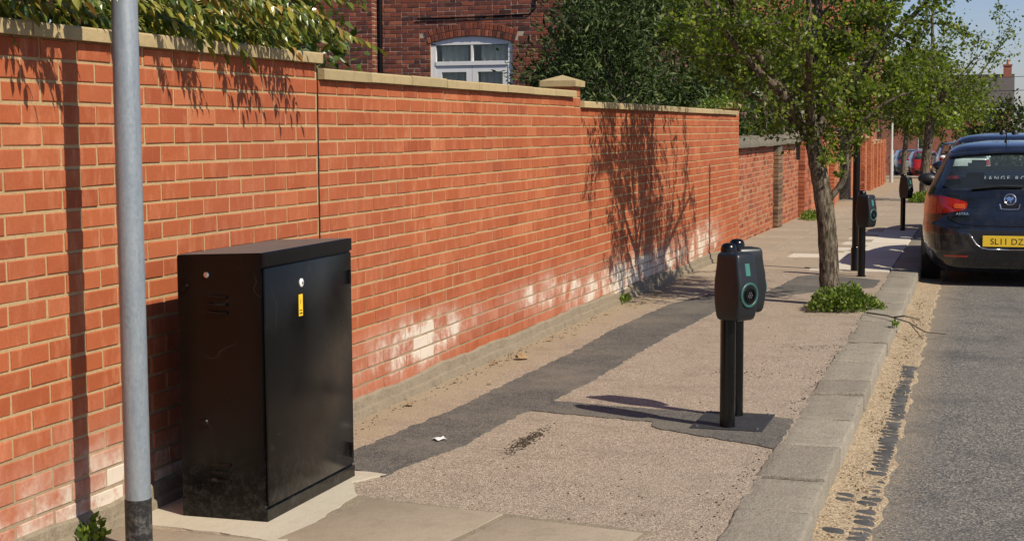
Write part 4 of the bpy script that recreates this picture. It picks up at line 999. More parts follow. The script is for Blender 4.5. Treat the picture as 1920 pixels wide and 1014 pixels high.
for k in range(270):
    if k < 48:      # long arching fronds reaching out over the pavement
        yy = rp.choice((4.15, 4.35, 4.75, 5.3, 5.45, 5.75, 5.95, 6.2, 6.45))+rp.uniform(-.12, .12); p = Vector((rp.uniform(-3.2, -3.06), yy, rp.uniform(1.97, 2.1))); d = Vector((rp.uniform(.5, 1.0), rp.uniform(.2, .8), 0)); pitch = rp.uniform(-.02, .3)
    elif k < 150:      # edge fronds, hanging over the coping
        yy = rp.uniform(3.6, 6.6); p = Vector((rp.uniform(-3.5, -3.26), yy, rp.uniform(1.9, 2.03))); d = Vector((rp.uniform(-.1, .9)**1, rp.uniform(.35, 1.0), 0)); pitch = rp.uniform(-.12, .3)
    else:
        yy = rp.uniform(3.4, 7.9); p = Vector((rp.uniform(-4.1, -3.4), yy, rp.uniform(1.78, 2.25))); d = Vector((rp.uniform(-.1, .7), rp.uniform(-.1, 1.0), 0)); pitch = rp.uniform(-.2, .5)
    if yy > 6.45 and p.x > -3.55: p.z = max(1.86, p.z-.02); d = Vector((rp.uniform(-.1, .25), 1, 0))
    m_ = FM[rp.randrange(8)]
    rz = math.atan2(-d.x, d.y)
    link('leaf', m_, ps, p-po, (pitch, rp.uniform(-.35, .35), rz))
rs_ = np.random.RandomState(5); n = 9000
P = np.stack([rs_.uniform(-4.35, -3.45, n), rs_.uniform(2.6, 8.2, n), 1.5+rs_.rand(n)**.7*.75], 1); P[:, 2] -= .25*np.clip((P[:, 1]-7.2), 0, 2)
D = rs_.normal(size=(n, 3))+np.array([.5, .5, -.2]); leaves('foliage', P, D, .085, M_FRONDG, ps, rs_, wid=.45, loc=tuple(po))
mb = MB()
for k in range(14):
    p0 = Vector((rp.uniform(-4, -3.6), rp.uniform(3.5, 7.5), 0)); p1 = p0+Vector((rp.uniform(-.1, .2), rp.uniform(-.3, .3), 1.9)); mb.tube([p-po for p in smooth_path([p0, p0.lerp(p1, .5)+rvec(rp, .1), p1], 5)], [.014*(1-.6*i/10) for i in range(11)], 6, False)
mb.build('stem', M_TWIG, ps)

# ivy sprig on the coping end
rs_ = np.random.RandomState(8); P = np.stack([rs_.normal(-3.2, .09, 260), rs_.normal(18.3, .22, 260), 1.72+np.abs(rs_.normal(0, .07, 260))], 1)
o = leaves('ivy_sprig', P, rs_.normal(size=(260, 3))+np.array([.4, 0, -.6]), .05, M_WEED, None, rs_, wid=.8); tag(o, 'small ivy sprig hanging over the coping near the low wall', 'ivy', kind='stuff')

# ------------------------------------------------------------------ weeds and litter
def weeds(label, c, rad, h, n, size, seed, mat=M_WEED):
    rs_ = np.random.RandomState(seed); b = (c[0], c[1], g(c[1])); a = rs_.rand(n)*2*math.pi; rr = np.sqrt(rs_.rand(n)); lump = .55+.45*np.sin(a*3+seed)*np.sin(rr*7); rr = rr*(.78+.16*np.sin(a*2+seed)+.12*np.sin(a*5+1)+.06*rs_.normal(size=n))
    X = rr*np.cos(a)*rad[0]; Yv = rr*np.sin(a)*rad[1]; Z = rs_.rand(n)*h*(1-rr**2*.75)*(.5+.5*lump)+.008
    P = np.stack([X+b[0], Yv+b[1], Z+b[2]], 1); D = np.stack([np.cos(a)*.6, np.sin(a)*.6, .5+rs_.rand(n)], 1)+rs_.normal(size=(n, 3))*.5
    e = empty('weed_clump', b); tag(e, label, 'weeds', 'weeds in pavement edges')
    leaves('foliage', P, D, size, mat, e, rs_, wid=.7, loc=b)
    mb = MB(); rr_ = random.Random(seed)
    for k in range(max(5, n//120)):
        q = P[rr_.randrange(n)]-np.array(b); mb.tube([(q[0]*.8, q[1]*.8, 0), (q[0]*.9, q[1]*.9, q[2]*.6), tuple(q*np.array([1, 1, 1.25]))], [.003, .0025, .0015], 4, False)
    mb.build('stem', M_WEED, e)
weeds('bright green weed clump around the foot of the fissured street tree', (-1.2, 13.0, 0), (.31, .42, 1), .24, 3000, .03, 1)
weeds('small leafy weed growing at the wall foot beside the grey pole', (-3.08, 4.72, 0), (.05, .08, 1), .1, 90, .035, 2)
weeds('weed tuft at the foot of the tree-shadowed wall section', (-3.09, 13.1, 0), (.05, .2, 1), .07, 160, .03, 3)
weeds('low weeds at the foot of the dark gate pier', (wx(28)+.3, 27.9, 0), (.25, .9, 1), .16, 900, .05, 4)
weeds('grassy tuft around the foot of the second street tree', (kx(37)-.6, 36.9, 0), (.45, 1.0, 1), .25, 1600, .07, 5)
weeds('tiny weed in the kerb joint near the weedy tree foot', (-.715, 11.9, 0), (.03, .07, 1), .06, 60, .025, 6)
# twig lying over the kerb
mb = MB()
for q in ([(-.98, 12.6, .02), (-.8, 12.35, .03), (-.62, 12.1, .012), (-.5, 11.75, -.07)], [(-.75, 12.3, .025), (-.66, 12.2, .05), (-.55, 12.25, .02)], [(-.62, 12.1, .012), (-.5, 12.12, -.06), (-.35, 12.2, -.08)]):
    mb.tube([Vector((x, y_, z+g(12)+.005)) for x, y_, z in q], [.007, .006, .005, .003][:len(q)], 5)
tag(mb.build('fallen_twig', M_TWIG), 'dark fallen twig lying across the kerb beside the weeds', 'twig')
def scrap(name, label, x, y_, s, mat, seed, cat):
    rr_ = random.Random(seed); P = [[(s*(i-2)/4+rr_.uniform(-.1, .1)*s, s*.6*(j-1)+rr_.uniform(-.15, .15)*s, .004+abs(rr_.gauss(0, .15))*s) for j in range(3)] for i in range(5)]
    tag(MB().grid(P).build(name, mat, None, (x, y_, g(y_)+.006), (0, 0, rr_.uniform(0, 3))), label, cat)
M_DEAD = plain('dead_leaf', (.3, .19, .09), .8, var=.4)
scrap('paper_scrap', 'white scrap of paper lying on the dark tarmac strip', -2.52, 6.82, .05, M_WHITEP, 1, 'litter')
scrap('dead_leaf', 'curled brown leaf on the pavement near the wall foot', -2.93, 9.5, .07, M_DEAD, 2, 'leaf')
rr_ = random.Random(33)
for k in range(26):
    yy = rr_.uniform(7, 19); xx = -3.1+abs(rr_.gauss(0, .12))+.04
    scrap('dead_leaf', 'small brown dead leaf in the litter along the orange wall foot', xx, yy, rr_.uniform(.02, .04), M_DEAD, 40+k, 'leaf')
    bpy.context.scene.collection.objects[-1]['group'] = 'dead leaves along the wall foot'
# crumbs of grit and moss: uncountable
mb = MB(); rr_ = random.Random(66)
for (cx, cy, sx, sy, n) in ((-2.12, 6.95, .022, .16, 420), (-1.5, 9.3, .12, .1, 70), (-1.15, 10.6, .15, .1, 60), (-1.7, 6.0, .5, .5, 60), (-3.05, 9.0, .05, 3.5, 500), (-1.0, 8.0, .018, 3.0, 260), (-1.25, 9.6, .3, 1.0, 80)):
    for k in range(n):
        x, y_ = rr_.gauss(cx, sx), rr_.gauss(cy, sy); s = rr_.uniform(.0015, .0048); M = Matrix.Translation((x, y_, g(y_)+s*.3)) @ Matrix.Rotation(rr_.random()*3, 4, 'Z')
        mb.box((-s, -s*.7, -s*.5), (s, s*.7, s*.5), M)
tag(mb.build('grit', M_SOIL), 'dark grit and crumbs scattered over the pavement', 'grit', kind='stuff')
mb = MB()
for k in range(700):
    yy = rr_.uniform(4.5, 15); x = kx(yy)+.02+abs(rr_.gauss(0, .09)); s = rr_.uniform(.003, .008); M = Matrix.Translation((x, yy, g(yy)+ROAD+.016)) @ Matrix.Rotation(rr_.random()*3, 4, 'Z')
    mb.box((-s, -s*.7, -s*.6), (s, s*.7, s*.5), M)
tag(mb.build('gutter_grit', M_SAND), 'loose sandy grit along the gutter', 'grit', kind='stuff')

# ------------------------------------------------------------------ cars
def paint(name, col, rough=.22, metal=.3):
    t = NT(name); n = t.noise(1.5, 3, t.obj()); fl = t.noise(900, 2, t.obj())
    c = t.mix(t.ramp(fl, [(.4, 0.0), (.7, .35)]), col, tuple(min(1, x*2.2+.01) for x in col))
    dust = t.ramp(t.noise(5, 6, t.obj(), .7), [(.45, 0.0), (.9, .18)])
    c = t.mix(dust, c, (.2, .17, .13))
    return t.done(c, t.ramp(t.noise(8, 4, t.obj()), [(.3, rough), (.8, rough+.12)]), .5, metal, 1.0)
M_RUBBER = plain('tyre_rubber', (.014, .014, .014), .8)
M_RIM = plain('alloy_rim', (.4, .4, .41), .3, .8)
M_CGLASS = glass_mat('tinted_car_glass', (.88, .94, .91), .02, .035)
M_CTRIM = plain('black_car_trim', (.012, .012, .013), .45)
M_CINT = plain('grey_car_interior', (.07, .072, .072), .8)
M_PLATE_Y = plain('yellow_number_plate', (.78, .52, .03), .4, var=.05)
M_PLATE_W = plain('white_number_plate', (.75, .75, .72), .4, var=.05)
def red_lens():
    t = NT('red_lamp_lens'); q = t.n('TexWave', 1, Scale=30.0, Distortion=.5, Vector=t.obj()); c = t.mix(t.ramp(q, [(.3, 0.0), (.7, .35)]), (.33, .008, .008), (.5, .03, .02))
    return t.done(c, .1, .6, 0, 1.0)
M_RED = red_lens()
M_AMB = plain('amber_lens', (.5, .08, .02), .15, coat=1.0)
M_CLEAR = plain('clear_lamp_lens', (.55, .57, .58), .1, .3, coat=1.0)
Zt = [.14, .2, .28, .36, .45, .55, .62, .66, .72, .82, .92, 1.0, 1.10, 1.20, 1.30, 1.38, 1.43, 1.465, 1.485]
TB_HATCH = dict(w=[.74, .82, .865, .885, .9, .907, .907, .902, .9, .893, .872, .835, .785, .735, .69, .645, .585, .46, .2],
                yr=[.16, .07, .02, .0, .0, .0, .01, .05, .07, .085, .115, .16, .26, .36, .46, .54, .62, .85, 1.35],
                yf=[4.25, 4.36, 4.41, 4.42, 4.42, 4.40, 4.38, 4.35, 4.30, 4.12, 3.62, 3.22, 3.02, 2.84, 2.67, 2.53, 2.40, 2.15, 1.8])
TB_SUV = dict(w=[.76, .83, .88, .895, .905, .91, .91, .908, .905, .9, .885, .855, .815, .77, .725, .685, .63, .5, .25],
              yr=[.14, .06, .02, .0, .0, .0, .01, .03, .035, .04, .06, .09, .15, .21, .27, .32, .37, .55, 1.2],
              yf=[4.25, 4.36, 4.41, 4.42, 4.42, 4.41, 4.40, 4.39, 4.36, 4.25, 3.85, 3.35, 3.1, 2.92, 2.76, 2.63, 2.5, 2.2, 1.8])

def car(name, label, X, Y, rz, tb, dims, pm, seed=0, detail=False, hires=False, plate=None, front_lights=True):
    """local frame: x right, y forward from the rear bumper, z up"""
    L, H, HW = dims; sl_, sh_, sw_ = L/4.42, H/1.485, HW/.907
    e = empty(name, (X, Y, g(Y)+ROAD), rz); tag(e, label, 'car', 'cars parked along the kerb')
    zs = np.linspace(.14, 1.485, 91 if hires else 46)
    def tab(k):
        a = np.interp(np.linspace(.1, 1.52, 285), Zt, tb[k]); ker = np.exp(-np.linspace(-2, 2, 11)**2); ker /= ker.sum()
        a = np.convolve(np.pad(a, 5, 'edge'), ker, 'valid'); return lambda z: float(np.interp(z, np.linspace(.1, 1.52, 285), a))
    fwv, fyr, fyf = tab('w'), tab('yr'), tab('yf'); n_ = 6.5
    def ysurf(x, z):
        w = fwv(z); Lh = (fyf(z)-fyr(z))/2; q = min(.9999, abs(x)/w); return fyr(z)+Lh*(1-(1-q**n_)**(1/n_))
    def out(x, y_, z): return (x*sw_, y_*sl_, (z)*sh_)
    half = 60 if hires else 36; NP = half*4
    rings = []
    for z in zs:
        w, a, b = fwv(z), fyr(z), fyf(z); yc, Lh = (a+b)/2, (b-a)/2; row = []
        for k in range(NP):
            ph = 2*math.pi*k/NP; s, c = math.sin(ph), math.cos(ph); r = 1/((abs(s))**n_+(abs(c))**n_)**(1/n_)
            row.append((w*r*s, yc-Lh*r*c, z, ph))
        rings.append(row)
    body, glass = MB(), MB(); vid = {}
    V = [out(p[0], p[1], p[2]) for row in rings for p in row]; fb = []; fg = {'rear': [], 'side': [], 'front': []}
    wheels = (.86, 3.50); wr = .345
    for i in range(len(zs)-1):
        z = (zs[i]+zs[i+1])/2; w = fwv(z)
        for k in range(NP):
            p, q = rings[i][k], rings[i+1][(k+1) % NP]; x, y_ = (p[0]+q[0])/2, (p[1]+q[1])/2
            ph = (2*math.pi*(k+.5)/NP); c, s = math.cos(ph), math.sin(ph); f = (i*NP+k, i*NP+(k+1) % NP, (i+1)*NP+(k+1) % NP, (i+1)*NP+k)
            if abs(s) > .7 and any(math.hypot(y_-wy, z-.32) < wr+.03 for wy in wheels) and z < .75: continue
            zone = None
            if 1.0 < z < 1.37:
                t_ = (z-1.0)/.37
                if c > .72 and abs(x) < w*.83: zone = 'rear'
                elif c < -.72 and abs(x) < w*.88: zone = 'front'
                elif abs(s) > .72:
                    yb = fyr(z)+.42; yf_ = fyf(z)-.28
                    if yb < y_ < yf_ and not (1.78 < y_ < 1.86): zone = 'side'
            (fg[zone] if zone else fb).append(f)
    def sub(name_, faces, mat, sm=45):
        used = sorted(set(i for f in faces for i in f)); mp = {o: n for n, o in enumerate(used)}
        mb = MB(); mb.v = [V[i] for i in used]; mb.f = [tuple(mp[i] for i in f) for f in faces]
        return mb.build(name_, mat, e, smooth=sm)
    fb.append(tuple((len(zs)-1)*NP+k for k in range(NP))); fb.append(tuple(range(NP-1, -1, -1)))
    sub('body', fb, pm, 60)
    if not hires and fg['rear']: sub('rear_window', fg['rear'], M_CGLASS)
    
    for s_ in (-1, 1):
        for a_ in (0, 1):
            ff = [f for f in fg['side'] if V[f[0]][0]*s_ > 0 and (V[f[0]][1]/sl_ > 1.8) == bool(a_)]
            if ff: sub('side_window', ff, M_CGLASS)
    sub('windscreen', fg['front'], M_CGLASS)
    def patch(name_, rows, mat, nx=14, off=.006, par=e, sm=50):
        P = [[(lambda x, z_: out(x, ysurf(x, z_)-off, z_))(xa+(xb-xa)*j/nx, z) for j in range(nx+1)] for z, xa, xb in rows]
        return MB().grid(P).build(name_, mat, par, smooth=sm)
    def rows(z0, z1, n, fa, fb_): return [(z0+(z1-z0)*i/n, fa(z0+(z1-z0)*i/n), fb_(z0+(z1-z0)*i/n)) for i in range(n+1)]
    # interior
    it = MB(); it.box(out(-.72, .5, .3), out(.72, 3.3, .62)); it.box(out(-.62, .75, .6), out(.62, .95, 1.0))
    for sx in (-.37, .37):
        it.box(out(sx-.24, 1.75, .6), out(sx+.24, 1.93, .98)); it.box(out(sx-.1, 1.74, .98), out(sx+.1, 1.8, 1.12))
        it.box(out(sx*1.1-.1, .78, 1.0), out(sx*1.1+.1, .86, 1.1))
    it.build('interior', M_CINT, e)
    # wheels
    for wy in wheels:
        for sx in (-1, 1):
            T = Matrix.Translation((sx*.70*sw_, wy*sl_, .318)) @ Matrix.Rotation(R(90)*sx, 4, 'Y')
            ty = MB().lathe([(.2, .0), (.29, .0), (.312, .02), (.318, .05), (.318, .15), (.312, .185), (.285, .2), (.215, .195)], 36, T).build('wheel', M_RUBBER, e, smooth=40)
            rim = MB().lathe([(.215, .15), (.21, .19), (.2, .192), (.19, .17), (.05, .165), (.045, .19), (0, .19)], 30, T)
            for k in range(5):
                a = 2*math.pi*k/5; rim.box((.04, -.022, .165), (.2, .022, .185), T @ Matrix.Rotation(a, 4, 'Z'))
            rim.build('rim', M_RIM, ty, smooth=30)
    MB().box(out(-.66, .3, .2), out(.66, 4.0, .5)).build('underbody', M_CTRIM, e)
    # mirrors
    for sx in (-1, 1):
        mb = MB(); P = []
        for i in range(9):
            t = i/8; rr = math.sin(math.pi*min(.98, max(.03, t)))**.5; P.append([out(sx*(.80+.25*t), 2.86+.07*math.cos(a)*rr*1.0-.02*t, 1.0+.02*t+.078*math.sin(a)*rr) for a in [2*math.pi*k/12 for k in range(13)]])
        mb.grid(P).build('door_mirror', M_CTRIM if detail else pm, e, smooth='all')
    # tail lamps
    if detail:
        inn = lambda z: float(np.interp(z, [.735, .755, .775, .79, .86, .885, .91, .93], [.74, .62, .5, .43, .415, .48, .6, .72]))
        outer = lambda z: fwv(z)*.985
        for s in (-1, 1):
            lo = patch('tail_lamp', rows(.735, .93, 12, lambda z: s*inn(z), lambda z: s*outer(z)), M_RED, 22, .012)
            patch('lamp_ring', rows(.80, .85, 4, lambda z: s*.44, lambda z: s*(.56-abs(z-.825)*.6)), M_AMB, 6, .016, lo)
            patch('reflector', rows(.305, .325, 2, lambda z: s*.4, lambda z: s*.64), M_RED, 8, .006)
        # rear glass with its black border, spoiler, wiper
        hwz = lambda z: fwv(z)*(.93-.0*z)
        patch('rear_glass_border', rows(.985, 1.375, 16, lambda z: -float(np.interp(z, [.985, 1.03, 1.1, 1.3, 1.375], [.56, .68, .70, .645, .55])), lambda z: float(np.interp(z, [.985, 1.03, 1.1, 1.3, 1.375], [.56, .68, .70, .645, .55]))), M_CGLASS, 30, .008).name = 'rear_window'
        sp = MB(); P = []
        for i in range(25):
            x = -.62+1.24*i/24; z1 = 1.405-.05*(x/.62)**2; z0 = z1-.05; yb = ysurf(x*.9, 1.38)
            P.append([out(x, yb+.05, z0-.02), out(x, yb-.05, z0-.005), out(x, yb-.07, z0+.012), out(x, yb-.05, z0+.03), out(x, yb+.14, z1+.022), out(x, yb+.3, z1+.02)])
        sp.grid(P).build('spoiler', pm, e, smooth=35)
        MB().tube([out(-.38, ysurf(.3, 1.01)-.03, 1.0), out(-.1, ysurf(.1, 1.025)-.035, 1.03), out(.12, ysurf(.1, 1.03)-.03, 1.025)], [.012, .016, .02], 8).build('wiper', M_CTRIM, e)
        # bumper details, plate recess and chrome
        rec = lambda z: float(np.interp(z, [.40, .44, .50, .58], [.27, .33, .37, .42]))
        patch('plate_recess', rows(.40, .58, 8, lambda z: -rec(z), lambda z: rec(z)), M_CTRIM, 16, .004)
        for s in (-1, 1):
            MB().tube([out(s*x, ysurf(x, z)-.012, z) for x, z in ((.40, .555), (.36, .50), (.32, .44), (.27, .405), (.2, .393), (0, .39))], .007, 6).build('chrome_strip', M_CHROME, e, smooth='all')
            MB().tube([out(s*x, ysurf(x, z)-.003, z) for x, z in ((.62, .735), (.58, .69), (.52, .655), (.45, .638), (.3, .63), (0, .628))], .005, 6).build('tailgate_seam', M_HOLE, e)
            MB().tube([out(s*x, ysurf(x, z)-.003, z) for x, z in ((.70, 1.0), (.66, .95), (.6, .93), (.5, .925))], .003, 5).build('tailgate_edge', M_HOLE, e)
        patch('handle_recess', rows(.80, .845, 3, lambda z: -.085, lambda z: .085), M_HOLE, 6, .006)
        MB().tube([out(x, ysurf(x, .80)-.012, z) for x, z in ((-.10, .85), (-.085, .80), (0, .796), (.085, .80), (.10, .85))], .006, 6).build('handle_chrome', M_CHROME, e)
        # badge: ring, dark field and a winged beast in relief
        T = Matrix.Translation(out(0, ysurf(0, .895)-.006, .895)) @ Matrix.Rotation(R(90-12), 4, 'X')
        bd = MB().lathe([(.05, 0), (.05, .004), (0, .005)], 28, T).build('badge', M_CTRIM, e)
        MB().lathe([(.062, 0), (.062, .008), (.055, .011), (.05, .008), (.05, .002)], 32, T).build('badge_ring', M_CHROME, bd, smooth=40)
        g1 = [(-.046, .004), (-.03, .02), (-.012, .03), (.006, .026), (.0, .016), (.016, .02), (.034, .034), (.03, .016), (.044, .008), (.026, .0), (.03, -.012), (.014, -.008), (.012, -.03), (-.004, -.042), (.0, -.018), (-.016, -.012), (-.022, -.03), (-.034, -.02), (-.024, -.002)]
        MB().prism(g1, .004, .009, T).build('badge_beast', M_CHROME, bd)
        tm = text_mesh('ASTRA', .038, M_CHROME, .002, 'LEFT', 1.15); link('model_lettering', tm, e, out(-.53, ysurf(.45, .745)-.008, .735), (R(86), 0, R(-4)))
        pl = link('number_plate', bevel_box('number_plate', (.52, .006, .112), .002, M_PLATE_Y, 1), e, out(0, ysurf(.2, .475)-.018, .475))
        tm = text_mesh('SL11 DZX', .088, M_BLKINK, .0008, 'CENTER', 1.03); link('plate_lettering', tm, pl, (0.01, -.0036, -.032), (R(90), 0, 0))
        MB().tube([out(-.045, 1.05, 1.46), out(-.045, .93, 1.62), out(-.045, .80, 1.80)], [.006, .004, .002], 6).build('aerial', M_CTRIM, e)
        MB().lathe([(.028, -.01), (.022, .025), (.01, .04), (0, .04)], 14, Matrix.Translation(out(-.045, 1.06, 1.455))).build('aerial_base', M_CTRIM, e, smooth=40)
    else:
        for s in (-1, 1):
            patch('tail_lamp', rows(.72, .95, 6, lambda z: s*fwv(z)*.7, lambda z: s*fwv(z)*.985), M_RED, 10, .012)
        pl = link('number_plate', bevel_box('number_plate', (.52, .006, .112), .002, M_PLATE_Y, 1), e, out(0, ysurf(.2, .6)-.02, .6))
        patch('bumper', rows(.2, .42, 4, lambda z: -fwv(z)*.95, lambda z: fwv(z)*.95), M_CTRIM, 16, .006)
    for s in (-1, 1):                                              # headlamps
        MB().grid([[out(s*(.5+.3*j/5), 2*((fyr(z)+fyf(z))/2)-ysurf(.5+.3*j/5, z)+.006, z) for j in range(6)] for z in (.62, .68, .74)]).build('headlamp', M_CLEAR, e)
    return e, out, ysurf, fwv

P_NAVY = paint('navy_black_car_paint', (.0045, .006, .011)); P_DBLUE = paint('dark_blue_car_paint', (.008, .012, .026))
P_WHITE = paint('white_car_paint', (.7, .7, .69), .2, 0); P_GREY = paint('grey_car_paint', (.22, .22, .24)); P_RED = paint('red_car_paint', (.35, .01, .012), .2, .1); P_DARK = paint('charcoal_car_paint', (.03, .032, .036))
car('parked_car', 'navy black hatchback with yellow number plate and chrome badge parked at the kerb', .13, 16.55, 0, TB_HATCH, (4.42, 1.5, .907), P_NAVY, 1, True, True)
c2, out2, ys2, fw2 = car('parked_car', 'dark blue car parked nose to tail ahead of the navy hatchback', .12, 21.9, 0, TB_SUV, (4.36, 1.6, .93), P_DBLUE, 2)
tm = text_mesh('RANGE ROVER', .08, M_WHITEP, .002, 'LEFT', 1.55); link('tailgate_lettering', tm, c2, out2(-.3, ys2(.3, .93)-.02, .9), (R(84), 0, 0))
for sx in (-.06, .1):
    MB().lathe([(.045, -.02), (.045, .04), (.03, .07), (0, .075)], 14, Matrix.Translation(out2(sx, .95, 1.455))).build('roof_pod', M_CTRIM, c2, smooth=40)
def curb_car(Y, label, tb, dims, pm, seed, xo=.12): return car('parked_car', label, kx(Y+2)+.97+xo, Y, .011+.0032*max(0, Y+2-45), tb, dims, pm, seed)
curb_car(66, 'white hatchback parked in front of the grey estate', TB_HATCH, (4.2, 1.5, .9), P_WHITE, 3)
curb_car(72, 'grey tall estate car parked past the white hatchback', TB_SUV, (4.7, 1.75, .93), P_GREY, 4)
curb_car(88, 'red hatchback parked beside a slim street tree', TB_HATCH, (4.0, 1.5, .88), P_RED, 5)
curb_car(95, 'charcoal car parked past the red hatchback', TB_SUV, (4.4, 1.65, .9), P_DARK, 6)

# ------------------------------------------------------------------ far end of the street
M_COLUMN = plain('pale_column_paint', (.42, .42, .38), .6)
def lamp_column(x, y_):
    e = empty('lamp_column', (x, y_, g(y_))); tag(e, 'slim white lamp column at the end of the pilastered walls', 'street lamp')
    MB().lathe([(.07, -.05), (.07, 1.2), (.045, 1.25), (.04, 5.2), (.035, 5.25)], 16).build('column', M_COLUMN, e, smooth=40)
    MB().tube([(0, 0, 5.2), (.15, 0, 5.45), (.6, 0, 5.55)], .03, 8).build('arm', M_WHITEP, e); MB().box((.5, -.1, 5.5), (1.1, .1, 5.62)).build('lantern', M_STEEL, e)
lamp_column(wx(59.6)+.33, 59.6)

def gable_house(name, label, X0, X1, Y0, depth, base, eaves, ridge, wmat, seed, wins, chims, door=None, roofm=None):
    e = empty(name, ((X0+X1)/2, Y0, base)); tag(e, label, 'house'); ox, oy, oz = e.location
    def sh(mb): mb.v = [(x-ox, y_-oy, z-oz) for x, y_, z in mb.v]; return mb
    w = MB(); Ym = Y0+depth/2
    w.add([(X0, Y0, base-.5), (X1, Y0, base-.5), (X1, Y0, eaves), (X0, Y0, eaves)], [(0, 1, 2, 3)])
    for X in (X0, X1): w.add([(X, Y0, base-.5), (X, Y0+depth, base-.5), (X, Y0+depth, eaves), (X, Ym, ridge-.1), (X, Y0, eaves)], [(0, 1, 2, 3, 4)])
    sh(w).build('wall', wmat, e)
    r = MB(); ov = .35
    for ya, yb in ((Y0-ov, Ym), (Y0+depth+ov, Ym)):
        P = [[(X0-.25+(X1-X0+.5)*i/8, ya+(yb-ya)*t, eaves-.12+(ridge-eaves+.12)*t) for i in range(9)] for t in (0, .5, 1)]; r.grid(P)
        r.grid([[(p[0], p[1], p[2]+.09) for p in row] for row in P])
    r.box((X0-.25, Ym-.1, ridge), (X1+.25, Ym+.1, ridge+.14)); ro = sh(r).build('roof', roofm or M_SLATE, e)
    sh(MB().box((X0-.2, Y0-.42, eaves-.22), (X1+.2, Y0-.34, eaves-.1))).build('gutter', M_WHITEP, e)
    for (cx, cw, top) in chims:
        c = MB().box((cx-cw/2, Ym-.35, ridge-.6), (cx+cw/2, Ym+.35, top-.3)).box((cx-cw/2-.06, Ym-.41, top-.45), (cx+cw/2+.06, Ym+.41, top-.3))
        co = sh(c).build('chimney', wmat, ro)
        for q in (-.15, .15): sh(MB().lathe([(.12, 0), (.1, .4), (.13, .42), (.13, .46)], 10, Matrix.Translation((cx, Ym+q, top-.32)))).build('chimney_pot', M_OLD, co)
    for (wx0, wx1, z0, z1) in wins:
        f = MB(); t = .07
        for a in ((wx0, wx0+t, z0, z1), (wx1-t, wx1, z0, z1), (wx0+t, wx1-t, z1-t, z1), (wx0+t, wx1-t, z0, z0+t), (wx0+t, wx1-t, (z0+z1)/2-.04, (z0+z1)/2+.04)):
            f.box((a[0], Y0-.05, a[2]), (a[1], Y0-.004, a[3]))
        fo = sh(f).build('window', M_WHITEP, e); sh(MB().box((wx0+t, Y0-.03, z0+t), (wx1-t, Y0-.01, z1-t))).build('pane', M_DGLASS, fo); sh(MB().box((wx0-.1, Y0-.14, z0-.1), (wx1+.1, Y0-.002, z0-.003))).build('sill', M_STONE_L, fo)
    if door:
        dx0, dx1, dz = door; d = MB(); n = 12; hw = (dx1-dx0)/2; cx = (dx0+dx1)/2
        pts_o = [(cx+(hw+.22)*math.cos(math.pi*k/n), dz+(hw+.22)*math.sin(math.pi*k/n)) for k in range(n+1)]; pts_i = [(cx+hw*math.cos(math.pi*k/n), dz+hw*math.sin(math.pi*k/n)) for k in range(n+1)]
        d.grid([[(x, Y0-.12, z) for x, z in pts_o], [(x, Y0-.12, z) for x, z in pts_i], [(x, Y0-.01, z) for x, z in pts_i]])
        d.box((dx0-.22, Y0-.12, base), (dx0, Y0-.005, dz)); d.box((dx1, Y0-.12, base), (dx1+.22, Y0-.005, dz)); do = sh(d).build('porch_arch', M_STONE_L, e)
        m = MB(); m.add([(x, Y0-.02, z) for x, z in pts_i]+[(dx0, Y0-.02, base), (dx1, Y0-.02, base)], [tuple(range(n+1))+(n+1, n+2)]); sh(m).build('doorway', M_HOLE, do)
    return e
M_FB1 = fbrick('far_red_brick', (.3, .085, .05), (.38, .12, .065), (.34, .26, .2)); M_FB2 = fbrick('far_orange_brick', (.3, .095, .05), (.37, .12, .062), (.32, .24, .18))
M_DGLASS = plain('dark_window_pane', (.03, .035, .04), .06, 0, .8); M_STONE_L = plain('pale_stone_trim', (.55, .5, .42), .8); M_RENDER = plain('white_render', (.7, .68, .64), .8)
gz = g(150)
gable_house('brick_house', 'far red brick house with slate roof, sash window and arched porch at the street end', -13.0, 1.1, 150, 9, gz, 3.3, 6.35, M_FB1, 1, [(-3.85, -3.15, 1.7, 3.2), (-7.0, -6.2, 1.7, 3.2), (-1.4, -.5, 1.7, 3.2), (-7.2, -6.1, -1.6, .5), (-1.6, -.4, -1.6, .5)], [(.7, .75, 7.7), (-9.0, .9, 7.9)], (-3.95, -2.55, -.4))
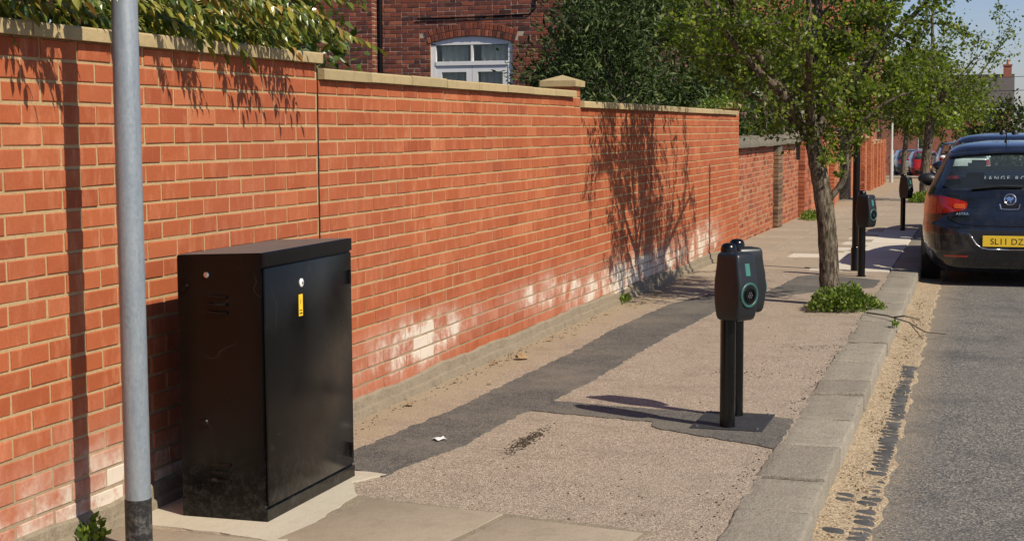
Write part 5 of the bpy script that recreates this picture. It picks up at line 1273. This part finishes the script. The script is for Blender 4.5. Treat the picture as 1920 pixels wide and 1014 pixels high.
gable_house('brick_house', 'far white rendered house glimpsed behind the red car', -20.5, -14.0, 158, 8, g(158), 1.6, 5.0, M_RENDER, 2, [(-18.6, -17.6, -1.2, .6), (-16.4, -15.4, -1.2, .6), (-16.4, -15.4, -2.9, -1.7)], [(-15, .8, 6.0)])
gable_house('brick_house', 'orange brick house half hidden by trees behind the pilastered wall', -13.0, -5.2, 64, 10, g(64), 4.2, 7.6, M_FB2, 3, [(-7.4, -6.2, 2.2, 3.7), (-10.6, -9.4, 2.2, 3.7), (-7.4, -6.2, -.2, 1.4)], [(-6.2, .9, 9.0)], None, M_OLD)
gable_house('brick_house', 'far brown brick house beyond the round green trees', 5.5, 16.0, 146, 9, g(146), 3.0, 5.6, M_FB1, 4, [(6.5, 7.5, .8, 2.2), (9.5, 10.6, .8, 2.2)], [(6, .8, 6.8)])
bush('garden_tree', 'round green tree in front of the far red brick house', (1.0, 134, -.2), (4.2, 3.2, 3.6), 9000, .34, M_OLIVE, 311, 130, .5, .7, 'tree')
bush('garden_tree', 'round green tree right of the far red brick house', (6.4, 136, .2), (3.4, 3.0, 3.8), 8000, .34, M_OLIVE, 312, 120, .5, .7, 'tree')
bush('garden_tree', 'leafy tree before the far white rendered house', (-12.5, 128, .8), (3.0, 3.0, 3.6), 7000, .34, M_OLIVE, 313, 110, .5, .7, 'tree')
bush('garden_tree', 'leafy tree behind the farthest pilastered wall', (-7.6, 70, 1.6), (2.0, 5.0, 3.0), 12000, .2, M_OLIVE, 314, 150, .4, .6, 'tree')
bush('garden_tree', 'broad green tree across the far end of the bending street', (-7.5, 124, 1.0), (3.4, 3.0, 4.0), 9000, .3, M_OLIVE, 315, 130, .5, .7, 'tree')
# overhead wire
for k, (z0, z1) in enumerate(((5.1, 6.6), (4.2, 5.4))):
    mb = MB().tube([(-6+22*i/20, 120, z0+(z1-z0)*i/20-.5*math.sin(math.pi*i/20)) for i in range(21)], .02, 5)
    tag(mb.build('overhead_wire', M_CTRIM), ('upper' if k == 0 else 'lower')+' of two overhead wires against the sky', 'wire')
